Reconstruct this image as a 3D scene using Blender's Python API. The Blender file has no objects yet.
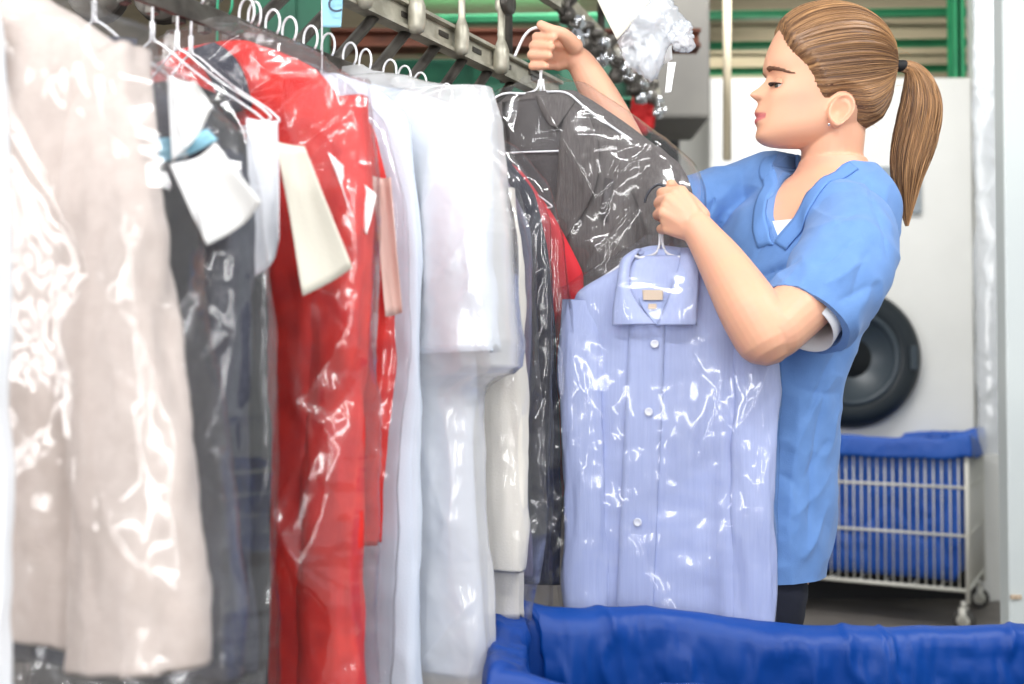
import bpy, bmesh, math, random
import numpy as np
from mathutils import Vector, Matrix, Quaternion
from mathutils.bvhtree import BVHTree
from mathutils.geometry import tessellate_polygon
random.seed(7); rng = np.random.default_rng(7)
SC = bpy.context.scene; SC.cycles.transparent_max_bounces = 64; SC.cycles.max_bounces = 10; COL = SC.collection
PI = math.pi
# ------------------------------------------------------------------ camera
F = 1100.0; CAMZ = 1.15; TILT = math.atan(28/1100)
cd = bpy.data.cameras.new('camera'); cam = bpy.data.objects.new('camera', cd); COL.objects.link(cam)
cam.location = (0, 0, CAMZ); cam.rotation_euler = (PI/2 + TILT, 0, 0)
cd.sensor_width = 36; cd.lens = F/1024*36; cd.clip_start = .02
cd.dof.use_dof = True; cd.dof.focus_distance = 1.85; cd.dof.aperture_fstop = 3.2
SC.camera = cam
CM = Matrix.Rotation(PI/2 + TILT, 3, 'X')
def at(px, py, D):
    v = CM @ Vector(((px-512)/F, (342-py)/F, -1.0))
    v *= D/v.y
    return Vector((v.x, v.y, v.z + CAMZ))
def zat(py, D): return at(512, py, D).z
# ------------------------------------------------------------------ noise
def _h(ix, iy, iz, s):
    n = (ix*374761393 + iy*668265263 + iz*2147483647 + s*974634777) & 0xffffffff
    n = ((n ^ (n >> 13))*1274126177) & 0xffffffff
    n = (n ^ (n >> 16)) & 0xffffffff
    return n/0x7fffffff - 1.0
def vn(P, s=0):
    P = np.asarray(P, float); I = np.floor(P).astype(np.int64); f = P - I; f = f*f*f*(f*(f*6-15)+10)
    x, y, z = I[:, 0], I[:, 1], I[:, 2]; r = 0
    for dx in (0, 1):
        for dy in (0, 1):
            for dz in (0, 1):
                w = (f[:, 0] if dx else 1-f[:, 0])*(f[:, 1] if dy else 1-f[:, 1])*(f[:, 2] if dz else 1-f[:, 2])
                r = r + w*_h(x+dx, y+dy, z+dz, s)
    return r
def fbm(P, s=0, o=3):
    r = 0; a = 1.0
    for k in range(o): r = r + a*vn(P*(2**k), s+k*17); a *= .5
    return r
def crease(P2, s, scale, aniso=(1, .35), ang=.5):
    """crumpled-film relief: distance to the nearest border of stretched random cells"""
    c, sn = math.cos(ang), math.sin(ang)
    u = (P2[:, 0]*c - P2[:, 1]*sn)*scale*aniso[0]; v = (P2[:, 0]*sn + P2[:, 1]*c)*scale*aniso[1]
    Q = np.stack([u, v, u*0], 1); w = fbm(Q*.8, s+5, 2)*.6
    u = u + w; v = v + fbm(Q*.8, s+9, 2)*.4
    iu = np.floor(u).astype(np.int64); iv = np.floor(v).astype(np.int64)
    f1 = np.full(len(u), 9.); f2 = np.full(len(u), 9.); tl = np.zeros(len(u))
    for a in (-1, 0, 1):
        for b in (-1, 0, 1):
            cx = iu+a; cy = iv+b
            px = cx + .5 + .45*_h(cx, cy, cx*0, s); py = cy + .5 + .45*_h(cx, cy, cx*0+3, s)
            d = np.hypot(px-u, py-v)
            h = _h(cx, cy, cx*0+7, s)*(u-px) + _h(cx, cy, cx*0+9, s)*(v-py)
            m = d < f1
            f2 = np.where(m, f1, np.minimum(f2, d)); tl = np.where(m, h, tl); f1 = np.where(m, d, f1)
    e = np.clip((f2-f1)*4, 0, 1)
    return tl*e*.6 + (1-e)*.25
def ridges(P2, seed, n, box, amp=(.003, .008), wid=(.004, .010), ln=(.08, .3), ang=(-.75, .75), focus=None):
    """pulled creases: long straight ridges with a sharp crest that fade at both ends"""
    r = np.random.default_rng(seed); h = np.zeros(len(P2)); x0, x1, z0, z1 = box
    for k in range(n):
        cx, cz = r.uniform(x0, x1), r.uniform(z0, z1); L = r.uniform(*ln); a = r.uniform(*ang)
        if focus is not None and r.random() < .6: a = math.atan2(cx-focus[0], -(cz-focus[1]))*-1+r.normal(0, .18)
        dx, dz = -math.sin(a), math.cos(a)
        u = (P2[:, 0]-cx)*dx+(P2[:, 1]-cz)*dz; v = (P2[:, 0]-cx)*dz-(P2[:, 1]-cz)*dx
        v = v+r.uniform(-.02, .02)*np.cos(u/L*3); w = r.uniform(*wid); A = w*r.uniform(*amp)*r.choice((1, 1, -.8))
        f = np.clip(1-(np.abs(u)/(L/2))**2, 0, 1)
        sk = r.uniform(.4, 2.2); vv = np.where(v > 0, v/(w*sk), -v/w)
        h += A*f*np.exp(-vv)
    return h
# ------------------------------------------------------------------ materials
def lin(c):
    return tuple(((x/12.92) if x <= .04045 else ((x+.055)/1.055)**2.4) for x in [v/255 for v in c]) + (1,)
def mat(name, rgb, rough=.6, metal=0, noise=.0, nscale=8, bump=0, bscale=200, sheen=0, rgb2=None, coat=0, stretch=(1, 1, 1), sss=0, spec=.5, vcol=False, trans=0):
    m = bpy.data.materials.new(name); m.use_nodes = True; nt = m.node_tree; N = nt.nodes; L = nt.links
    b = N['Principled BSDF']
    b.inputs['Base Color'].default_value = lin(rgb); b.inputs['Roughness'].default_value = rough
    b.inputs['Metallic'].default_value = metal; b.inputs['Specular IOR Level'].default_value = spec
    b.inputs['Coat Weight'].default_value = coat; b.inputs['Coat Roughness'].default_value = .15
    if sheen: b.inputs['Sheen Weight'].default_value = sheen
    if sss:
        b.inputs['Subsurface Weight'].default_value = sss; b.inputs['Subsurface Radius'].default_value = (.012, .004, .002); b.inputs['Subsurface Scale'].default_value = 1
    tc = N.new('ShaderNodeTexCoord'); mp = N.new('ShaderNodeMapping'); mp.inputs['Scale'].default_value = stretch
    L.new(tc.outputs['Object'], mp.inputs['Vector'])
    if rgb2 or noise:
        n = N.new('ShaderNodeTexNoise'); n.inputs['Scale'].default_value = nscale; n.inputs['Detail'].default_value = 4
        L.new(mp.outputs['Vector'], n.inputs['Vector'])
        r = N.new('ShaderNodeValToRGB'); r.color_ramp.elements[0].position = .35; r.color_ramp.elements[1].position = .65
        c1 = lin(rgb); c2 = lin(rgb2) if rgb2 else tuple(min(1, v*(1-noise)) for v in c1[:3])+(1,)
        r.color_ramp.elements[0].color = c1; r.color_ramp.elements[1].color = c2
        L.new(n.outputs['Fac'], r.inputs['Fac']); L.new(r.outputs['Color'], b.inputs['Base Color'])
    if vcol:
        a = N.new('ShaderNodeVertexColor'); a.layer_name = 'tone'; L.new(a.outputs['Color'], b.inputs['Base Color'])
    if bump:
        n2 = N.new('ShaderNodeTexNoise'); n2.inputs['Scale'].default_value = bscale; n2.inputs['Detail'].default_value = 3
        L.new(mp.outputs['Vector'], n2.inputs['Vector'])
        bp = N.new('ShaderNodeBump'); bp.inputs['Strength'].default_value = bump; bp.inputs['Distance'].default_value = .002
        L.new(n2.outputs['Fac'], bp.inputs['Height']); L.new(bp.outputs['Normal'], b.inputs['Normal'])
    return m
def film(name, milky=.012, gloss=.6, rough=.12, base=.058, tint=(255, 255, 255), bsc=9, bst=.10):
    m = bpy.data.materials.new(name); m.use_nodes = True; nt = m.node_tree; N = nt.nodes; L = nt.links
    N.remove(N['Principled BSDF']); out = N['Material Output']
    tc = N.new('ShaderNodeTexCoord'); mp = N.new('ShaderNodeMapping'); mp.inputs['Scale'].default_value = (1, 1, .35)
    mp.inputs['Rotation'].default_value = (0, .35, 0)
    L.new(tc.outputs['Object'], mp.inputs['Vector'])
    n = N.new('ShaderNodeTexNoise'); n.inputs['Scale'].default_value = bsc; n.inputs['Detail'].default_value = 3; n.inputs['Roughness'].default_value = .6
    try: n.noise_type = 'RIDGED_MULTIFRACTAL'
    except Exception: pass
    L.new(mp.outputs['Vector'], n.inputs['Vector'])
    bp = N.new('ShaderNodeBump'); bp.inputs['Strength'].default_value = bst; bp.inputs['Distance'].default_value = .004
    L.new(n.outputs['Fac'], bp.inputs['Height'])
    fw = N.new('ShaderNodeLayerWeight'); fw.inputs['Blend'].default_value = .5; L.new(bp.outputs['Normal'], fw.inputs['Normal'])
    fr = N.new('ShaderNodeMath'); fr.operation = 'POWER'; fr.inputs[1].default_value = 4.3; L.new(fw.outputs['Facing'], fr.inputs[0])
    ma = N.new('ShaderNodeMath'); ma.operation = 'MULTIPLY_ADD'; ma.inputs[1].default_value = gloss; ma.inputs[2].default_value = base; ma.use_clamp = True
    L.new(fr.outputs[0], ma.inputs[0])
    tr = N.new('ShaderNodeBsdfTransparent'); tr.inputs['Color'].default_value = (.97, .97, .98, 1)
    gl = N.new('ShaderNodeBsdfGlossy'); gl.inputs['Roughness'].default_value = rough; L.new(bp.outputs['Normal'], gl.inputs['Normal'])
    df = N.new('ShaderNodeBsdfDiffuse'); df.inputs['Color'].default_value = lin(tint)
    m1 = N.new('ShaderNodeMixShader'); m1.inputs[0].default_value = milky
    L.new(tr.outputs[0], m1.inputs[1]); L.new(df.outputs[0], m1.inputs[2])
    m2 = N.new('ShaderNodeMixShader'); L.new(ma.outputs[0], m2.inputs[0]); L.new(m1.outputs[0], m2.inputs[1]); L.new(gl.outputs[0], m2.inputs[2])
    L.new(m2.outputs[0], out.inputs['Surface'])
    return m
def emit(name, rgb, s):
    m = bpy.data.materials.new(name); m.use_nodes = True; N = m.node_tree.nodes; b = N['Principled BSDF']
    b.inputs['Base Color'].default_value = lin(rgb); b.inputs['Emission Color'].default_value = lin(rgb); b.inputs['Emission Strength'].default_value = s
    return m
M = dict(
 beige=mat('beige_wool', (208, 195, 186), .9, rgb2=(199, 185, 176), nscale=60, bump=.5, bscale=260, sheen=.2),
 white=mat('white_cotton', (236, 238, 242), .85, bump=.25, bscale=400),
 ice=mat('ice_blue_cotton', (212, 221, 234), .85, bump=.25, bscale=400),
 cream=mat('cream_cotton', (222, 218, 208), .85, bump=.3, bscale=300),
 charcoal=mat('charcoal_wool', (66, 68, 80), .9, rgb2=(52, 54, 66), nscale=120, bump=.4, bscale=300),
 black=mat('black_wool', (24, 24, 28), .9, bump=.4, bscale=300),
 red=mat('red_wool', (228, 44, 34), .75, rgb2=(205, 26, 24), nscale=30, bump=.3, bscale=300),
 crimson=mat('crimson_cloth', (196, 30, 42), .75, bump=.3, bscale=300),
 slate=mat('slate_cloth', (92, 98, 116), .85, rgb2=(108, 92, 112), nscale=5, bump=.3, bscale=300),
 navy=mat('navy_cloth', (20, 24, 40), .85, bump=.3, bscale=300),
 suit=mat('grey_brown_suiting', (98, 92, 90), .85, rgb2=(84, 78, 76), nscale=300, stretch=(1, 1, .1), bump=.4, bscale=400),
 lining=mat('dark_lining', (66, 60, 60), .5),
 lav=mat('lavender_blue_cotton', (176, 188, 226), .8, rgb2=(170, 182, 222), nscale=300, stretch=(1, 1, .03), bump=.25, bscale=500),
 lavin=mat('lavender_inside_cotton', (168, 182, 222), .8, bump=.25, bscale=500),
 tan=mat('tan_label', (205, 184, 160), .7),
 button=mat('pearl_button', (225, 228, 238), .25, coat=.5),
 paper=mat('white_paper', (244, 244, 242), .8), card=mat('cream_card', (222, 218, 204), .85, bump=.2, bscale=300),
 bluepap=mat('pale_blue_paper', (150, 205, 226), .8), pinkpap=mat('pale_pink_card', (222, 190, 180), .85), ink=mat('dark_ink', (60, 70, 90), .7),
 wire=mat('white_coated_wire', (238, 238, 240), .35), gwire=mat('green_plastic_hanger', (36, 150, 110), .4),
 dwire=mat('dark_steel_wire', (70, 72, 78), .3, metal=.8),
 steel=mat('worn_steel', (190, 186, 170), .38, metal=.35, rgb2=(150, 146, 130), nscale=30, bump=.2, bscale=80),
 dsteel=mat('dark_oiled_steel', (104, 100, 94), .4, metal=.6, rgb2=(62, 58, 54), nscale=25, bump=.3, bscale=90),
 chrome=mat('bright_steel', (205, 208, 212), .18, metal=.95),
 green=mat('green_paint', (20, 104, 74), .5, rgb2=(16, 84, 62), nscale=6), lgreen=mat('light_green_paint', (46, 146, 98), .5, rgb2=(40, 132, 90), nscale=6),
 rust=mat('red_oxide_paint', (128, 74, 52), .7, rgb2=(102, 60, 46), nscale=10),
 wallc=mat('grey_plaster_wall', (126, 124, 118), .9, rgb2=(108, 106, 102), nscale=2, bump=.2, bscale=40),
 ceil=mat('beige_plank_ceiling', (206, 194, 168), .85, rgb2=(190, 178, 152), nscale=3, stretch=(1, 8, 1), bump=.2, bscale=20),
 floor=mat('grey_screed_floor', (128, 122, 116), .55, rgb2=(104, 100, 96), nscale=3, bump=.15, bscale=60),
 mach=mat('white_enamel', (236, 236, 232), .35, rgb2=(228, 228, 224), nscale=2), rubber=mat('dark_rubber', (30, 38, 44), .38),
 dglass=mat('dark_porthole_glass', (14, 18, 22), .3, spec=.3), dgrey=mat('grey_rubber_ring', (58, 68, 76), .4),
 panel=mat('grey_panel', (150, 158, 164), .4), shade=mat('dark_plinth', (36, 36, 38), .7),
 pil=mat('pale_grey_door_paint', (218, 225, 223), .5, rgb2=(210, 217, 217), nscale=2),
 nylon=mat('royal_blue_nylon', (5, 68, 152), .45, rgb2=(4, 60, 142), nscale=3, bump=.12, bscale=900, spec=.4),
 nylon2=mat('bright_blue_nylon', (30, 92, 186), .5, rgb2=(22, 80, 172), nscale=4, bump=.25, bscale=250),
 cart=mat('cream_coated_wire', (218, 216, 206), .4), tyre=mat('grey_caster_rubber', (70, 68, 66), .6),
 scrub=mat('scrub_blue_cotton', (104, 145, 203), .85, rgb2=(99, 140, 198), nscale=40, bump=.3, bscale=500, sheen=.15),
 band=mat('scrub_blue_band', (100, 141, 200), .85, bump=.3, bscale=500), pants=mat('dark_navy_trousers', (22, 26, 42), .85, bump=.3, bscale=400),
 skin=mat('skin', (232, 184, 160), .48, vcol=True, sss=.12, bump=.06, bscale=300, spec=.4),
 hair=mat('brown_blonde_hair', (116, 84, 60), .42, rgb2=(176, 138, 100), nscale=30, stretch=(.25, 1, .6), spec=.5),
 strand=mat('hair_strand_blonde', (158, 118, 82), .38, rgb2=(112, 78, 54), nscale=22, stretch=(.3, 1.5, 1.5), spec=.55),
 pony=mat('ponytail_blonde', (176, 130, 88), .4, rgb2=(122, 82, 54), nscale=45, stretch=(1, 1, .18), spec=.5),
 brow=mat('brown_brow', (118, 82, 62), .7), lash=mat('dark_lash', (52, 38, 34), .6), eyew=mat('eye_white', (236, 230, 226), .2, coat=.6), iris=mat('grey_green_iris', (70, 74, 66), .2, coat=.8),
 tie=mat('black_hair_tie', (18, 18, 22), .7), silver=mat('silver', (225, 225, 225), .15, metal=1), shoe=mat('white_shoe', (225, 225, 225), .5),
 lamp=emit('lamp_diffuser', (255, 252, 245), 4), sky=emit('daylit_window', (240, 246, 255), 1.6), yel=mat('yellow_paint', (220, 180, 50), .6),
 rag=mat('red_rag', (190, 28, 30), .8),
 filmA=film('clear_film'), filmE=film('heavily_wrinkled_film', .03, .6, .14, .10), filmD=film('glossy_wrapping_film', .015, .6, .14, .08), filmB=film('milky_film', .40, .8, .18, .10), filmC=film('cloudy_film', .32, .9, .22, .10, (236, 242, 248), 22, .3),
)
# ------------------------------------------------------------------ object helpers
def prop(o, label=None, cat=None, group=None, kind=None):
    for k, v in (('label', label), ('category', cat), ('group', group), ('kind', kind)):
        if v: o[k] = v
    return o
def thing(name, label, cat, loc=(0, 0, 0), rz=0, group=None):
    o = bpy.data.objects.new(name, None); COL.objects.link(o); o.location = loc; o.rotation_euler = (0, 0, rz); o.empty_display_size = .05
    return prop(o, label, cat, group)
def mesh(name, V, Fc, m, parent=None, smooth=True, loc=None, rz=0, thick=0, sub=0):
    me = bpy.data.meshes.new(name); me.from_pydata([tuple(v) for v in V], [], [tuple(f) for f in Fc]); me.update()
    if smooth: me.polygons.foreach_set('use_smooth', [True]*len(me.polygons))
    o = bpy.data.objects.new(name, me); COL.objects.link(o); me.materials.append(m)
    if parent: o.parent = parent
    if loc is not None: o.location = loc; o.rotation_euler = (0, 0, rz)
    if thick:
        s = o.modifiers.new('solid', 'SOLIDIFY'); s.thickness = thick; s.offset = 0
    if sub:
        s = o.modifiers.new('sub', 'SUBSURF'); s.levels = sub; s.render_levels = sub
    return o
class MB:
    def __init__(s): s.V = []; s.F = []
    def add(s, V, Fc):
        n = len(s.V); s.V += [tuple(v) for v in V]; s.F += [tuple(i+n for i in f) for f in Fc]; return s
    def box(s, c, d, rz=0, R=None, bev=0):
        bm = bmesh.new(); bmesh.ops.create_cube(bm, size=1)
        for v in bm.verts: v.co = Vector((v.co.x*d[0], v.co.y*d[1], v.co.z*d[2]))
        if bev: bmesh.ops.bevel(bm, geom=bm.edges[:], offset=bev, segments=2, affect='EDGES', profile=.5)
        R = R or Matrix.Rotation(rz, 3, 'Z')
        V = [R @ v.co + Vector(c) for v in bm.verts]; bm.verts.index_update()
        Fc = [[v.index for v in f.verts] for f in bm.faces]; bm.free(); return s.add(V, Fc)
    def tube(s, pts, r, n=8, cap=True):
        V, Fc = tubeVF(pts, r, n, cap); return s.add(V, Fc)
    def lathe(s, prof, c=(0, 0, 0), n=24, R=None):
        V = []; Fc = []; k = len(prof)
        for (r, z) in prof:
            for i in range(n):
                a = 2*PI*i/n; v = Vector((r*math.cos(a), r*math.sin(a), z))
                if R: v = R @ v
                V.append(v + Vector(c))
        for j in range(k-1):
            for i in range(n): Fc.append((j*n+i, j*n+(i+1) % n, (j+1)*n+(i+1) % n, (j+1)*n+i))
        Fc.append(tuple(range(n))[::-1]); Fc.append(tuple((k-1)*n+i for i in range(n)))
        return s.add(V, Fc)
    def build(s, name, m, parent=None, smooth=False, **k):
        o = mesh(name, s.V, s.F, m, parent, smooth, **k)
        if not smooth:
            pass
        return o
def cr(P, n):
    """catmull-rom through P (k,d) -> n samples"""
    P = np.asarray(P, float); k = len(P); t = np.linspace(0, k-1, n); i = np.minimum(t.astype(int), k-2); f = (t-i)[:, None]
    g = lambda j: P[np.clip(j, 0, k-1)]
    a, b, c, d = g(i-1), g(i), g(i+1), g(i+2)
    return .5*((2*b)+(-a+c)*f+(2*a-5*b+4*c-d)*f**2+(-a+3*b-3*c+d)*f**3)
def tubeVF(pts, r, n=8, cap=True):
    pts = [Vector(p) for p in pts]; k = len(pts)
    if not hasattr(r, '__len__'): r = [r]*k
    V = []; Fc = []; T0 = None; nx = None
    for j in range(k):
        t = (pts[min(j+1, k-1)]-pts[max(j-1, 0)]).normalized()
        if nx is None:
            nx = t.orthogonal().normalized()
        else:
            nx = (nx - t*nx.dot(t)).normalized()
        ny = t.cross(nx)
        for i in range(n):
            a = 2*PI*i/n; V.append(pts[j] + (nx*math.cos(a)+ny*math.sin(a))*r[j])
    for j in range(k-1):
        for i in range(n): Fc.append((j*n+i, j*n+(i+1) % n, (j+1)*n+(i+1) % n, (j+1)*n+i))
    if cap:
        Fc.append(tuple(range(n))[::-1]); Fc.append(tuple((k-1)*n+i for i in range(n)))
    return V, Fc
def limb(pts, radii, n=20, m=24):
    """smooth tapered closed tube with rounded ends"""
    P = cr([tuple(p) for p in pts], m); R = np.maximum(cr([[x] for x in radii], m)[:, 0], .001)
    a = P[0]-P[1]; a /= np.linalg.norm(a); b = P[-1]-P[-2]; b /= np.linalg.norm(b)
    pre = [(P[0]+a*R[0]*s, R[0]*math.sqrt(max(0, 1-s*s))+1e-4) for s in (.999, .9, .6, .3)]
    post = [(P[-1]+b*R[-1]*s, R[-1]*math.sqrt(max(0, 1-s*s))+1e-4) for s in (.3, .6, .9, .999)]
    pts2 = [p for p, _ in pre]+list(P)+[p for p, _ in post]; rr = [q for _, q in pre]+list(R)+[q for _, q in post]
    return tubeVF(pts2, rr, n)
def grid(n, m, wrap=False):
    Fc = []
    for j in range(m-1):
        for i in range(n if wrap else n-1):
            Fc.append((j*n+i, j*n+(i+1) % n, (j+1)*n+(i+1) % n, (j+1)*n+i))
    return Fc
def remesh(parts, voxel, smooth_it=4):
    mb = MB()
    for V, Fc in parts: mb.add(V, Fc)
    me = bpy.data.meshes.new('tmp'); me.from_pydata(mb.V, [], mb.F)
    bm = bmesh.new(); bm.from_mesh(me); bmesh.ops.recalc_face_normals(bm, faces=bm.faces[:]); bm.to_mesh(me); bm.free()
    o = bpy.data.objects.new('tmp', me); COL.objects.link(o)
    r = o.modifiers.new('r', 'REMESH'); r.mode = 'VOXEL'; r.voxel_size = voxel
    if smooth_it:
        s = o.modifiers.new('s', 'SMOOTH'); s.iterations = smooth_it; s.factor = .5
    dg = bpy.context.evaluated_depsgraph_get(); out = bpy.data.meshes.new_from_object(o.evaluated_get(dg))
    bpy.data.objects.remove(o); return out
def vco(me):
    a = np.empty(len(me.vertices)*3, np.float32); me.vertices.foreach_get('co', a); return a.reshape(-1, 3).astype(float)
def vno(me):
    a = np.empty(len(me.vertices)*3, np.float32); me.vertex_normals.foreach_get('vector', a); return a.reshape(-1, 3).astype(float)
def setco(me, P): me.vertices.foreach_set('co', P.astype(np.float32).ravel()); me.update()
def cut(me, cutters):
    """boolean difference of closed cutters"""
    o = bpy.data.objects.new('tmp', me); COL.objects.link(o); cs = []
    for V, Fc in cutters:
        c = mesh('cut', V, Fc, M['skin'], smooth=False); bm = bmesh.new(); bm.from_mesh(c.data); bmesh.ops.recalc_face_normals(bm, faces=bm.faces[:]); bm.to_mesh(c.data); bm.free()
        b = o.modifiers.new('b', 'BOOLEAN'); b.operation = 'DIFFERENCE'; b.object = c; b.solver = 'EXACT'; cs.append(c)
    dg = bpy.context.evaluated_depsgraph_get(); out = bpy.data.meshes.new_from_object(o.evaluated_get(dg))
    bpy.data.objects.remove(o)
    for c in cs: bpy.data.objects.remove(c)
    return out
def addmesh(name, me, m, parent):
    me.materials.clear(); me.materials.append(m); me.polygons.foreach_set('use_smooth', [True]*len(me.polygons))
    me.name = name; o = bpy.data.objects.new(name, me); COL.objects.link(o); o.parent = parent; return o
#PART2
# ------------------------------------------------------------------ garments on the rail
H = 1.63; YAW = -math.atan(.55)
def railpt(D, z=H): return Vector((-.107+.55*(D-1.9), D, z))
def loft(rows, n=96, m=120, fold=.006, fk=22, fz=2.2, seed=0, p=.75, cre=0, cs=14, flare=1.0, hem=0):
    """rows (z, left, right, half thickness, depth offset): a closed cloth body with hanging folds"""
    rows = [tuple(r)+(0,)*(5-len(r)) for r in rows]
    z = np.array([r[0] for r in rows]); s = np.concatenate([[0], np.cumsum(np.hypot(np.diff(z), .5*np.diff([r[2] for r in rows])))])
    t = np.linspace(0, s[-1], m)
    R = np.array(rows, float); Q = np.stack([np.interp(t, s, R[:, c]) for c in range(5)], 1); kw = max(1, m//40)
    for c in (1, 2, 3, 4):
        q = np.concatenate([np.full(kw, Q[0, c]), Q[:, c], np.full(kw, Q[-1, c])]); ker = np.hanning(2*kw+3)[1:-1]; Q[:, c] = np.convolve(q, ker/ker.sum(), 'valid')
    th = 2*PI*np.arange(n)/n; co = np.cos(th); si = np.sin(th)
    ex = np.sign(co)*np.abs(co)**p; ey = np.sign(si)*np.abs(si)**p
    V = []
    for q in Q:
        cx = (q[1]+q[2])/2; hw = (q[2]-q[1])/2
        V.append(np.stack([cx+hw*ex, q[4]+q[3]*ey, np.full(n, q[0])], 1))
    V = np.concatenate(V); zt = Q[:, 0][:, None].repeat(n, 1).ravel(); d = np.clip((z[0]-zt)/.35, 0, 1)*flare
    side = np.sign(np.tile(ey, m)); tt = Q[:, 3][:, None].repeat(n, 1).ravel()
    W = V.copy()
    if fold:
        w = fbm(np.stack([V[:, 0]*fk, side*3+0*V[:, 0], V[:, 2]*fz], 1), seed, 2)
        W[:, 1] += fold*w*d*np.minimum(1, tt/.02)*np.abs(np.tile(ey, m))**.5
        w2 = fbm(np.stack([V[:, 2]*5, side, V[:, 0]*0+seed], 1), seed+3, 2)
        W[:, 0] += np.tile(np.abs(ex)**3*np.sign(ex), m)*.006*w2*d
        # small cross wrinkles
        W[:, 1] += .003*fbm(np.stack([V[:, 0]*14, V[:, 1]*9, V[:, 2]*16], 1), seed+11, 3)*d
    if cre:
        P2 = np.stack([V[:, 0]+side*1.7, V[:, 2]], 1)
        h = crease(P2, seed, cs)+.5*crease(P2, seed+40, cs*2.3, ang=-.7)
        W[:, 1] += side*cre*h
        W[:, 0] += np.tile(ex, m)*cre*.5*h
    if hem:
        last = (m-1)*n; W[last:, 2] += hem*vn(np.stack([V[last:, 0]*9, side[last:], V[last:, 0]*0], 1), seed+2)
    return W, grid(n, m, True)
def capped(V, Fc, n=96, top=True, bottom=.01):
    """close the neck and turn the hem inside"""
    V = list(map(tuple, V)); Fc = list(Fc); m = len(V)//n
    if top: Fc.append(tuple(range(n)))
    last = (m-1)*n; c = np.mean(np.array(V[last:]), 0); k = len(V)
    for i in range(n):
        v = np.array(V[last+i]); w = c+(v-c)*.93; V.append((w[0], w[1], v[2]+bottom))
    for i in range(n): Fc.append((last+i, last+(i+1) % n, k+(i+1) % n, k+i))
    Fc.append(tuple(k+i for i in range(n))[::-1])
    return V, Fc
def sleeve(parent, m, pts, ra, rb, flat=.55, seed=0, n=40, k=70, name='sleeve', cuff=True):
    """hanging sleeve: centreline pts, half width ra->rb, flattened in depth"""
    P = cr(pts, k); w = np.linspace(ra, rb, k)*(1-.0*np.linspace(0, 1, k)); V = []
    T = np.gradient(P, axis=0); T /= np.linalg.norm(T, axis=1)[:, None]
    for j in range(k):
        up = np.array([0, 1, 0]); sx = np.cross(T[j], up); sx /= np.linalg.norm(sx)
        for i in range(n):
            a = 2*PI*i/n; c, s_ = math.cos(a), math.sin(a)
            V.append(P[j]+sx*w[j]*np.sign(c)*abs(c)**.8+up*w[j]*flat*np.sign(s_)*abs(s_)**.8)
    V = np.array(V); a = np.tile(np.arange(n)*2*PI/n, k); jj = np.repeat(np.arange(k), n)/k
    h = fbm(np.stack([np.cos(a)*1.5+V[:, 0]*8, np.sin(a)*1.5, V[:, 2]*9], 1), seed, 3)
    C = np.repeat(P, n, 0); V = V+(V-C)*(.16*h)[:, None]
    V, Fc = capped(V, grid(n, k, True), n, True, .02)
    return mesh(name, V, Fc, m, parent)
def wire_hanger(loc, yaw, label, group=None, m=None, hw=.2, hk=.03, drop=.10, slope=.095, hooktip=True, name='wire_hanger', lift=0):
    t = thing(name, label, 'hanger', loc, yaw, group); m = m or M['wire']
    hook = [(.0, 0, -hk*2.7), (.0, 0, -hk*.9)]+[(hk*.42+hk*.42*math.cos(a), 0, -hk*.35+hk*.62*math.sin(a)) for a in np.linspace(PI, -.3*PI, 14)]
    hook = [(x, y, z+lift) for x, y, z in hook]
    MB().tube(hook, .0017, 8).build('hook', m, t, True)
    b = MB(); z0 = -hk*2.7+lift
    b.tube([tuple(p) for p in cr([(0, 0, z0+.012), (.004, 0, z0-.004), (.02, 0, z0-.014), (hw*.5, 0, z0-.014-slope*.5), (hw, 0, z0-.02-slope), (hw-.01, 0, z0-.032-slope), (0, 0, z0-.036-slope), (-hw+.01, 0, z0-.032-slope), (-hw, 0, z0-.02-slope), (-hw*.5, 0, z0-.014-slope*.5), (-.02, 0, z0-.014), (-.004, 0, z0-.004), (0, 0, z0+.012)], 70)], .0015, 6)
    b.build('shoulder_wire', m, t, True)
    MB().tube([(0, 0, z0+.018), (0, 0, z0-.006)], .0032, 8).build('twist', m, t, True)
    return t
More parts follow.
